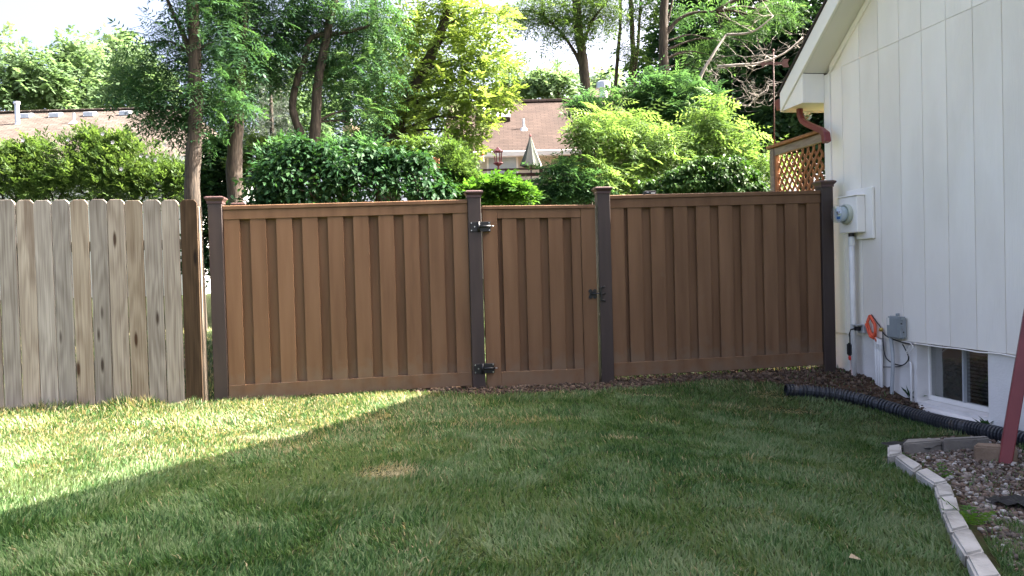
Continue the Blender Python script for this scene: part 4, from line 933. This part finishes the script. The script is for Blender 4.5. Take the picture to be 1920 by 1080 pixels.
def tree(name, label, cat, base, Y, stems, blobs, tmpl, leafmat, lsize, per=4.5, npc=26, bark=bark_m, group=None, spread=.34, droop=.35, top=None, limbs=True, vb=.5, seg=10, ysp=1.0):
    """stems: list of (pixel path, r0, r1); first path starts at the ground"""
    bx_, by_ = base
    root = atY(bx_, by_, Y); zg = gz(root.x, Y)
    e = empty(name, (root.x, Y, zg), 0, label=label, cat=cat, group=group)
    off = Vector((root.x, Y, zg)); mb = MB(); ends = []
    for si, st in enumerate(stems):
        pth, ra, rb = st[:3]; dY = st[3] if len(st) > 3 else 0
        pts = [atY(x, y, Y+dY*i/max(1, len(pth)-1))-off for i, (x, y) in enumerate(pth)]
        if si == 0 or (len(st) > 4 and st[4]): pts = [Vector((pts[0].x+.02, pts[0].y, -.25))]+pts if pts[0].z > .1 else pts
        sp_ = smooth_path(pts); nn_ = len(sp_)
        jit = [Vector((random.uniform(-1, 1), random.uniform(-1, 1), 0))*ra*.10 for _ in sp_]
        rr = [(ra+(rb-ra)*i/(nn_-1))*(1.35 if i == 0 and si == 0 else 1)*(1+random.uniform(-.07, .07)) for i in range(nn_)]
        mb.tube([p+j for p, j in zip(sp_, jit)], rr, seg); ends += sp_[nn_//3:]
    C, A = clumps([(*b_[:4], (b_[4] if len(b_) > 4 else 0)+(.38 if leafmat is L_shade and limbs is True else 0)) for b_ in blobs], Y, per, ysp)
    if top is not None and len(top):
        C2, A2 = clumps(top, Y, per*.55, ysp); C = np.concatenate([C, C2]); A = np.concatenate([A, A2])
    C = C-np.array(off)
    if limbs and ends:
        E = np.array([tuple(p) for p in ends])
        idx = rng.choice(len(C), min(len(C), 26 if limbs is True else limbs), replace=False)
        for i in idx:
            c = C[i]; dd_ = np.linalg.norm(E-c, axis=1)+1.2*np.maximum(0, E[:, 2]-c[2]+.1); j = int(np.argmin(dd_)); s0 = Vector(E[j]); c = Vector(c); L_ = (c-s0).length
            if L_ < .15: continue
            mid = s0.lerp(c, .5)+Vector((random.uniform(-.1, .1), random.uniform(-.1, .1), .12))*L_
            r_ = min(.05, .012+.014*L_); mb.tube(smooth_path([s0, mid, c], 3), [r_*(1-.8*i_/6) for i_ in range(7)], 5)
    mb.build('trunk', bark, e, smooth=True)
    K = len(C); n_ = rng.poisson(npc, K)+2; ci = np.repeat(np.arange(K), n_); N_ = len(ci)
    rad_ = np.clip(A[:, 3], .12, 2.0)[ci]*spread
    off_ = rng.normal(0, 1, (N_, 3)); P = C[ci]+off_*rad_[:, None]*np.array([1, 1, .62])
    out = A[ci, :3]*.6+off_*.55
    yaw = np.arctan2(out[:, 1], out[:, 0])+rng.normal(0, .7, N_); pit_ = droop+rng.normal(0, .38, N_)-.25*out[:, 2]
    cv = rng.normal(0, .17, K)
    var = vb+cv[ci]+rng.normal(0, .14, N_)+.10*A[ci, 2]
    scatter('crown', tmpl, P, rotm(yaw, pit_, rng.normal(0, .5, N_)), lsize*rng.uniform(.5, 1.35, N_), var, leafmat, e)
    return e
LOC = 'shaded locust trees behind the wooden fence'
tree('locust_tree', 'shaded locust tree whose straight trunk rises just behind the end of the wooden fence', 'tree', (361, 400), 13.4, [([(361, 400), (362, 300), (367, 190), (363, 80), (356, -60), (352, -200)], .150, .075), ([(364, 130), (346, 70), (318, 10), (300, -40)], .05, .02)],
     [(290, 120, 55, 40), (330, 190, 75, 38), (395, 150, 55, 50), (330, 70, 45, 40), (410, 60, 70, 55), (300, 215, 40, 20), (365, 240, 45, 32), (385, 5, 65, 35), (255, 165, 35, 26), (420, 210, 40, 35)], FROND, L_shade, .37, per=6.0, npc=17, top=[(350, -90, 110, 70), (330, -220, 140, 90)])
tree('locust_tree', 'shaded locust tree with a thick trunk behind the dark corner post', 'tree', (441, 395), 14.2, [([(441, 395), (440, 290), (449, 170), (454, 60), (458, -60), (455, -200)], .155, .08), ([(447, 200), (425, 150), (400, 110)], .045, .02)],
     [(455, 90, 65, 55), (490, 30, 65, 45), (412, 195, 40, 34), (515, 85, 40, 30), (440, 145, 36, 30), (490, 120, 34, 26), (440, 0, 55, 35)], FROND, L_shade, .37, per=6.0, npc=17, top=[(470, -90, 120, 70), (460, -220, 140, 90)])
tree('locust_tree', 'locust tree with two crooked stems and drooping feathery leaves above the broad-leaved shrub', 'tree', (588, 330), 14.8, [([(588, 330), (592, 230), (597, 150), (612, 70), (630, -20), (640, -160)], .115, .06), ([(585, 300), (560, 240), (549, 205), (553, 165), (572, 105), (585, 70), (640, 62), (690, 50)], .085, .03)],
     [(545, 50, 75, 50), (630, 40, 80, 50), (700, 60, 55, 55), (600, 120, 65, 28), (550, 140, 50, 28), (660, 140, 45, 38), (690, 200, 38, 45), (590, 5, 90, 35), (655, 95, 50, 30), (530, 90, 36, 22), (610, 180, 30, 20), (700, 140, 30, 30)], FROND, L_shade, .37, per=6.0, npc=17, vb=.56, top=[(620, -90, 140, 70), (640, -230, 160, 90)])
tree('shade_tree', 'sunlit yellow-green tree with a dark leaning trunk above the broad-leaved shrub', 'tree', (716, 330), 16.2, [([(716, 330), (716, 240), (711, 150), (702, 60), (700, -60)], .15, .07, 0), ([(735, 300), (742, 250), (775, 165), (812, 95), (834, 35), (850, -60)], .15, .08, 0, True)],
     [(800, 200, 65, 45), (860, 165, 65, 52), (905, 110, 48, 52), (840, 95, 60, 45), (780, 135, 48, 42), (860, 235, 52, 34), (750, 215, 36, 38), (900, 45, 60, 45), (830, 15, 50, 40), (935, 165, 25, 35), (875, 268, 28, 20), (905, 215, 28, 26), (760, 60, 35, 45), (800, 255, 30, 20)], SPRAY, L_glow, .28, per=5.5, npc=22, bark=bark_dark, vb=.6, top=[(800, -80, 110, 50)])
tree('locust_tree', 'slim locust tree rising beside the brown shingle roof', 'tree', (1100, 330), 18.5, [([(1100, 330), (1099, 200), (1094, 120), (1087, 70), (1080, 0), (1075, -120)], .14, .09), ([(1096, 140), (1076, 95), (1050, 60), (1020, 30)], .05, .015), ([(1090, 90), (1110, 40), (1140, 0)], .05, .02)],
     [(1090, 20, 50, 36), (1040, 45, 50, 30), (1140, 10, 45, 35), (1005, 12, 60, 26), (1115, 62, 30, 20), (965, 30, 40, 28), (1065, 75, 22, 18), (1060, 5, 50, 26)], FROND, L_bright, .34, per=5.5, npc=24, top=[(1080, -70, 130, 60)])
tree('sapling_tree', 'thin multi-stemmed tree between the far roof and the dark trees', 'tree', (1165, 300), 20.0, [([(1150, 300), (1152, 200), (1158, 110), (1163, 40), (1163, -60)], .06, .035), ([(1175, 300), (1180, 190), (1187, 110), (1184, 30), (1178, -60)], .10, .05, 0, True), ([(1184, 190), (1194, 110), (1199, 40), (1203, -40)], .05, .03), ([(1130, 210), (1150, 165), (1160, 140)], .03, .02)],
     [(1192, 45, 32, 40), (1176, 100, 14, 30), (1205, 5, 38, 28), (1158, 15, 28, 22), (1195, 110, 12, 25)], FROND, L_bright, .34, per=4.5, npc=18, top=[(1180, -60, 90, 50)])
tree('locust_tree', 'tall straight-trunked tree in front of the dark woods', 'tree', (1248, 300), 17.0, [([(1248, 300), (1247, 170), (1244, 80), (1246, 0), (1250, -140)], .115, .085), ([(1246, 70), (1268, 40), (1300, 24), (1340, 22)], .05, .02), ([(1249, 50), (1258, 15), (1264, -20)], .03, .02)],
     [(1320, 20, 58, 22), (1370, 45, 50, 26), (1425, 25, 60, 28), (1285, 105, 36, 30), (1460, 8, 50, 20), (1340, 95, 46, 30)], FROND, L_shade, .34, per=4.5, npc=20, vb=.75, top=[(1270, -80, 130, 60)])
DW = 'dark shaded trees behind the house corner'
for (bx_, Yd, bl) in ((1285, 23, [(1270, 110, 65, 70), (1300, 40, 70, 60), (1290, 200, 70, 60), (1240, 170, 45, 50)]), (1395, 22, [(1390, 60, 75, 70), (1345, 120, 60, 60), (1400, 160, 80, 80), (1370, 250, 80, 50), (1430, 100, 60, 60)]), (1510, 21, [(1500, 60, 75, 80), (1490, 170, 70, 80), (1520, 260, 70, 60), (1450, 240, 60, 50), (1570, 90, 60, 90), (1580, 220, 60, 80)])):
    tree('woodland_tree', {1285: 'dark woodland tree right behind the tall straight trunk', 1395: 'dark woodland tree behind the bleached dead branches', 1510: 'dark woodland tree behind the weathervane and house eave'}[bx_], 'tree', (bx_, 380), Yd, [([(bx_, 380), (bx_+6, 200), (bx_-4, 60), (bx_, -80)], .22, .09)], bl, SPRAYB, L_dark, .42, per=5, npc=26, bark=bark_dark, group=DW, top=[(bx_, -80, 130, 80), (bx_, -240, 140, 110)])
# unseen trees added beyond the roof to throw shade on those woods
for (X_, Y_, H_) in ((11.5, 19.5, 9.5), (15.5, 24.5, 10.5), (19.5, 20.5, 11)):
    zg = gz(X_, Y_); e = empty('woodland_tree', (X_, Y_, zg), 0, label={11.5: 'tall unseen shading tree just behind the back deck of the white house', 15.5: 'tall unseen shading tree at the rear of the trio beyond the roof', 19.5: 'tallest unseen shading tree beyond the far end of the roof'}[X_], cat='tree', group='unseen shading trees beyond the roof')
    MB().tube([(0, 0, -.2), (.1, 0, H_*.4), (-.1, .1, H_*.75), (0, 0, H_)], [.25, .2, .12, .03], 9).build('trunk', bark_dark, e, smooth=True)
    k_ = 150; u = rng.normal(0, 1, (k_, 3)); u /= np.linalg.norm(u, axis=1)[:, None]; u *= (rng.random(k_)**.4)[:, None]
    C = u*np.array([2.9, 2.9, H_*.36])+np.array([0, 0, H_*.66]); ci = np.repeat(np.arange(k_), 34); P = C[ci]+rng.normal(0, .40, (len(ci), 3))
    scatter('crown', SPRAYB, P, rotm(rng.uniform(0, 6.28, len(ci)), rng.normal(.2, .5, len(ci)), rng.normal(0, .5, len(ci))), .45*rng.uniform(.7, 1.2, len(ci)), rng.uniform(.2, .8, len(ci)), L_dark, e)
# dead bleached branches
dt = atY(1330, 330, 15.6); e = empty('dead_tree', (dt.x, 15.6, gz(dt.x, 15.6)), 0, label='leafless bleached dead tree with twisting twigs against the dark woods', cat='tree')
off = e.location.copy(); mb = MB()
def br(pts, r0_, r1_): 
    q = smooth_path([atY(x, y, 15.6+dy)-off for x, y, dy in pts], 4); mb.tube(q, [r0_+(r1_-r0_)*i/(len(q)-1) for i in range(len(q))], 6); return q
q = [Vector((.0, 0, -.2))]
main = br([(1325, 420, 0), (1322, 250, 0), (1310, 160, 0), (1335, 105, 0), (1362, 65, .2)], .055, .022)
def twigs(pts, depth, L0, r_):
    for p in pts:
        for _ in range(2):
            a = random.uniform(0, 6.28); d_ = Vector((math.cos(a), math.sin(a)*.5, random.uniform(-.25, .6))).normalized(); q_ = [p]; c = p.copy()
            for s_ in range(4):
                d_ = (d_+Vector((random.uniform(-.5, .5), random.uniform(-.4, .4), random.uniform(-.4, .5)))).normalized(); c = c+d_*L0*.28; q_.append(c)
            mb.tube(smooth_path(q_, 2), [r_*(1-.75*i/8) for i in range(9)], 4)
            if depth: twigs([q_[2], q_[4]], depth-1, L0*.62, r_*.6)
m1 = br([(1345, 125, 0), (1385, 122, -.2), (1425, 118, -.3), (1470, 100, -.3), (1505, 70, -.2)], .035, .012)
m2 = br([(1310, 165, 0), (1340, 180, -.2), (1380, 195, -.4), (1405, 200, -.5)], .03, .008)
m3 = br([(1362, 65, .2), (1410, 60, 0), (1450, 30, 0)], .03, .01)
twigs([m1[6], m1[10], m1[14]], 2, .65, .011); twigs([m2[5], m2[9], m2[11]], 2, .5, .010); twigs([m3[4], m3[8]], 1, .5, .010)
mb.build('branches', dead_m, e, smooth=True)
# far trees
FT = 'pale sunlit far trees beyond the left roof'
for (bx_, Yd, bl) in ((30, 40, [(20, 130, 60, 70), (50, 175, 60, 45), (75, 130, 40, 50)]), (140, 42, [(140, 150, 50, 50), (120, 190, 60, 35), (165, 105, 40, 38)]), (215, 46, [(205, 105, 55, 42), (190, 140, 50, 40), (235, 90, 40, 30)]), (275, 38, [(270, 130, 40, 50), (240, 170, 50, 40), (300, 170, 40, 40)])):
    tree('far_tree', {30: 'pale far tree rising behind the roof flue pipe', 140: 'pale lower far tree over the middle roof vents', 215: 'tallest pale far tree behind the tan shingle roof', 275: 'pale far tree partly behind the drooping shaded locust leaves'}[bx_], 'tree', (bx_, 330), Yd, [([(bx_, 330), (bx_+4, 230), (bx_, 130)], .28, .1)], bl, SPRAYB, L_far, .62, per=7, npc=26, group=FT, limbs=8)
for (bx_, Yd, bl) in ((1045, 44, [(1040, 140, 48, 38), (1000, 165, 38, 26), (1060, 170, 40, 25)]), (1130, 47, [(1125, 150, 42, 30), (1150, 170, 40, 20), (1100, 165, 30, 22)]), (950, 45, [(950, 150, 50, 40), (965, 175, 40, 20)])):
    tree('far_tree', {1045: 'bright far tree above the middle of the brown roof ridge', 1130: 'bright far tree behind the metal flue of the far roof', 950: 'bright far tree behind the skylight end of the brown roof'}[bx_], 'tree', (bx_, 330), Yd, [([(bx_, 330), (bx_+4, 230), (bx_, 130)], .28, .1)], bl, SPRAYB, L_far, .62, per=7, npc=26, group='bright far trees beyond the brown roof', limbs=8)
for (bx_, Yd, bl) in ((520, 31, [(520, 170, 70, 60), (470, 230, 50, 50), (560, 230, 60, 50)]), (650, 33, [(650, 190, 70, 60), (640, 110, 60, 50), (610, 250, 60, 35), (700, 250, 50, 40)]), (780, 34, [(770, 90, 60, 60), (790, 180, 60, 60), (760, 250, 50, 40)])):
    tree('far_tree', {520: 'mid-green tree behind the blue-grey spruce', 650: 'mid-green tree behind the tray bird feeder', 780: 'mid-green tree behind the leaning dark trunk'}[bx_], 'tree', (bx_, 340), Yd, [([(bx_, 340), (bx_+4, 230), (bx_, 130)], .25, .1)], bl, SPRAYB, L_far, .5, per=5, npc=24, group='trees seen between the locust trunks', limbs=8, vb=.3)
# blue spruce
c0 = atY(512, 310, 16.4); e = empty('blue_spruce', (c0.x, 16.4, gz(c0.x, 16.4)), 0, label='pale blue-grey spruce between the shaded locust trunks', cat='tree')
ztp = atY(508, 135, 16.4).z-e.location.z
MB().tube([(0, 0, -.2), (0, 0, ztp)], [.14, .02], 8).build('trunk', bark_dark, e, smooth=True)
N_ = 5200; t = rng.random(N_)**.75; lay = np.floor(t*15)/15+rng.normal(0, .012, N_); a = rng.uniform(0, 6.28, N_); rr = (.10+.95*t)*rng.random(N_)**.35
P = np.column_stack([rr*np.cos(a), rr*np.sin(a), ztp*(1-lay*.80)-.22*rr])
scatter('crown', t_frond(7, .22, .05), P, rotm(a+rng.normal(0, .35, N_), .15+rng.normal(0, .22, N_), rng.normal(0, .6, N_)), .22*rng.uniform(.7, 1.2, N_), .25+.6*rr/(.10+.95*t)+rng.normal(0, .12, N_), L_spruce, e)
# flowering hedge
def shrub(label, Y, blobs, tmpl, mat, ls, base, name='shrub', cat='shrub', group=None, per=7, npc=24, vb=.5, stems=5, spread=.30, droop=.1, bark=bark_dark, ysp=1.0, sats=3):
    x, y = base; bl2 = list(blobs)
    for b_ in blobs:
        for _ in range(sats):
            a = random.uniform(-.3, 3.44); k_ = random.uniform(.22, .42); bl2.append((b_[0]+math.cos(a)*b_[2]*1.05, b_[1]-math.sin(a)*b_[3]*1.05, max(9, b_[2]*k_), max(7, b_[3]*k_)))
    st = [([(x+random.uniform(-12, 12), y), (x+random.uniform(-30, 30), y-40), (b_[0], b_[1])], .03, .01, 0, True) for b_ in blobs[:stems]]
    e = tree(name, label, cat, (x, y), Y, st, bl2, tmpl, mat, ls, per, npc, bark, group, spread, droop, None, 14, vb, 6, ysp)
    return e
HD = 'flowering hedge shrubs in front of the tan roofed house'
def flower(e, x, y, Y):
    p = atY(x, y, Y)-e.location; mb = MB()
    for i in range(5):
        a = 2*math.pi*i/5; c, s_ = math.cos(a), math.sin(a)
        vs = [(0, 0, 0)]+[(math.cos(a+d_)*.042*k_, -.02*k_, math.sin(a+d_)*.042*k_) for d_, k_ in ((-.55, .8), (-.25, 1.05), (.25, 1.05), (.55, .8))]
        mb.add(vs, [(0, 1, 2), (0, 2, 3), (0, 3, 4)])
    mb.build('flower', flower_m, e, p)
for lb_, (bx_, bl, fls) in zip(('leafy hedge shrub with one bloom under the roof flue pipe', 'low leafy hedge shrub beneath the thin roof vent pipe', 'tallest peaked hedge shrub reaching up over the tan roof', 'hedge shrub carrying a pair of white blooms side by side', 'narrow hedge shrub touching the straight locust trunk'), ((20, [(10, 320, 45, 45), (45, 345, 40, 32), (-30, 320, 40, 45), (35, 290, 25, 22)], [(44, 263)]), (100, [(85, 310, 45, 48), (115, 340, 45, 35), (70, 280, 22, 22)], [(128, 262)]), (175, [(160, 280, 35, 42), (190, 320, 50, 48), (150, 325, 40, 40), (172, 250, 18, 16)], [(193, 251), (212, 267)]), (260, [(245, 300, 36, 42), (265, 335, 42, 38), (230, 340, 30, 32), (225, 280, 22, 30)], [(265, 292), (277, 293), (228, 317)]), (318, [(305, 320, 30, 38), (325, 345, 24, 28), (340, 320, 16, 24)], [(309, 272), (292, 300)]))):
    e = shrub(lb_, 17.5, [(q[0], q[1]+16, q[2], q[3]) for q in bl], SPRAY, L_hedge, .20, (bx_, 395), 'hibiscus_shrub', 'shrub', HD, per=13, npc=19, droop=-.6, spread=.50)
    for fx, fy in fls: flower(e, fx, fy, 16.8)
shrub('dark evergreen shrub between the two shaded locust trunks', 16.5, [(412, 320, 34, 48), (400, 350, 30, 30), (470, 330, 28, 34), (420, 285, 22, 20), (398, 400, 30, 40), (396, 450, 28, 34), (388, 505, 26, 36)], SPRAYB, L_dark, .22, (415, 390), per=13, npc=28)
shrub('light green shrub glimpsed right of the corner post trunk', 16.0, [(480, 300, 30, 30), (500, 280, 30, 25)], SPRAY, L_hedge, .2, (490, 390), per=10)
BR = 'broad-leaved dark shrubs behind the long fence section'
for (bx_, bl) in ((520, [(500, 345, 55, 36), (545, 310, 50, 38), (470, 360, 40, 25), (560, 270, 30, 24)]), (620, [(600, 330, 60, 45), (650, 300, 48, 34), (590, 280, 30, 24)]), (720, [(700, 330, 60, 42), (730, 295, 48, 30), (680, 280, 26, 16)]), (800, [(785, 325, 40, 38), (800, 355, 45, 24), (775, 290, 25, 18)])):
    shrub({520: 'dark broad-leaved shrub beside the trunk behind the corner post', 620: 'dark broad-leaved shrub under the two crooked locust stems', 720: 'dark broad-leaved shrub under the leaning dark trunk', 800: 'dark broad-leaved shrub against the orange-brown timber post'}[bx_], 10.8, [(q[0], q[1]+20, q[2], q[3]*.85) for q in bl], LEAF, L_broad, .088, (bx_, 420), 'broadleaf_shrub', 'shrub', BR, per=11, npc=38, droop=.45, spread=.58)
shrub('fine-leaved upright shrub between the timber post and the hinge post', 12.0, [(845, 325, 24, 42), (865, 345, 26, 28), (838, 355, 22, 26)], SPRAY, L_hedge, .13, (850, 410), per=16, npc=30, vb=.3, droop=-.4)
shrub('leafy green shrub right behind the hinge post of the gate', 11.2, [(900, 362, 36, 18), (932, 354, 32, 18), (962, 366, 36, 14), (880, 374, 28, 12)], SPRAYB, L_weed, .15, (920, 420), per=14, npc=28, vb=.25)
shrub('shaded feathery sapling above the gate in front of the deck', 12.2, [(1010, 360, 40, 16), (1056, 338, 30, 26), (1082, 352, 36, 24), (985, 370, 28, 10), (1040, 368, 38, 10)], FROND_S, L_shade, .22, (1030, 420), 'locust_sapling', 'sapling', per=9, npc=24)
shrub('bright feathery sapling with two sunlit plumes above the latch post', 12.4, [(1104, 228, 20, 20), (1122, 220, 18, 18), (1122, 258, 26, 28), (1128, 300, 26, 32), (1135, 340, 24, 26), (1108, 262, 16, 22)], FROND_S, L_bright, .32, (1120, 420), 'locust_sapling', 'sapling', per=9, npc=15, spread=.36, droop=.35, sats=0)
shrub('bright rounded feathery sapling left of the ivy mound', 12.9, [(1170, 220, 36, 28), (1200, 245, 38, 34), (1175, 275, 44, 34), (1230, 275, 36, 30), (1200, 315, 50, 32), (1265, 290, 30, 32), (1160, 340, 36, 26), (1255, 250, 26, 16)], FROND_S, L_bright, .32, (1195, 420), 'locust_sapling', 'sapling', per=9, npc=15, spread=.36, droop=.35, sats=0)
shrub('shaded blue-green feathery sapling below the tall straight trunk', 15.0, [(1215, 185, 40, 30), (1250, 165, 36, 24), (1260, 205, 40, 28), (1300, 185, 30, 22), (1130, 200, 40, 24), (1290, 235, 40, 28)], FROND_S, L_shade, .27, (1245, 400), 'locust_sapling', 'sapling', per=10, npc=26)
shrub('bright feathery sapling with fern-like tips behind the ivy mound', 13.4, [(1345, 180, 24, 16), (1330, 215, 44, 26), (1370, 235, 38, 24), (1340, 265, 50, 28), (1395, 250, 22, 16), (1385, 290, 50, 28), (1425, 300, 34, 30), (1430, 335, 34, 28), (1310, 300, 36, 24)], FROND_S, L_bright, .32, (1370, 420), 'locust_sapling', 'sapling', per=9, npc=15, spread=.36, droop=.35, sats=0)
shrub('dense glossy ivy mound just behind the right fence section', 10.0, [(1225, 358, 36, 12), (1265, 350, 40, 18), (1310, 338, 42, 28), (1355, 325, 40, 32), (1385, 335, 26, 32), (1340, 360, 60, 20), (1400, 355, 30, 20)], LEAF, L_ivy, .058, (1320, 420), 'ivy_mound', 'ivy', per=34, npc=70, droop=.7, spread=.24)
shrub('mid-green understory shrub filling the gap below the crooked stems', 13.2, [(560, 280, 26, 16), (625, 272, 24, 14), (600, 300, 46, 18), (520, 300, 26, 18), (690, 285, 24, 14)], SPRAY, L_shade, .20, (600, 400), per=11, npc=22, vb=.3, spread=.5, sats=1)
shrub('yellow-green understory shrub below the sunlit leaning tree', 13.6, [(765, 282, 26, 16), (825, 288, 28, 20), (800, 306, 36, 18), (848, 312, 22, 18)], SPRAY, L_hedge, .19, (800, 400), per=11, npc=24, vb=.4, spread=.5)
tag(scatter('dry_leaf', LEAF, np.array([tuple(gh(1592, 1066)+Vector((0, 0, .045)))]), rotm(np.array([.4]), np.array([.15]), np.array([.3])), np.array([.075]), np.array([.9]), M('dry_leaf_tan', [(.24, .19, .12), (.32, .26, .18)], .8, 30), None), 'single curled dry tan leaf lying on the shaded lawn', 'leaf')
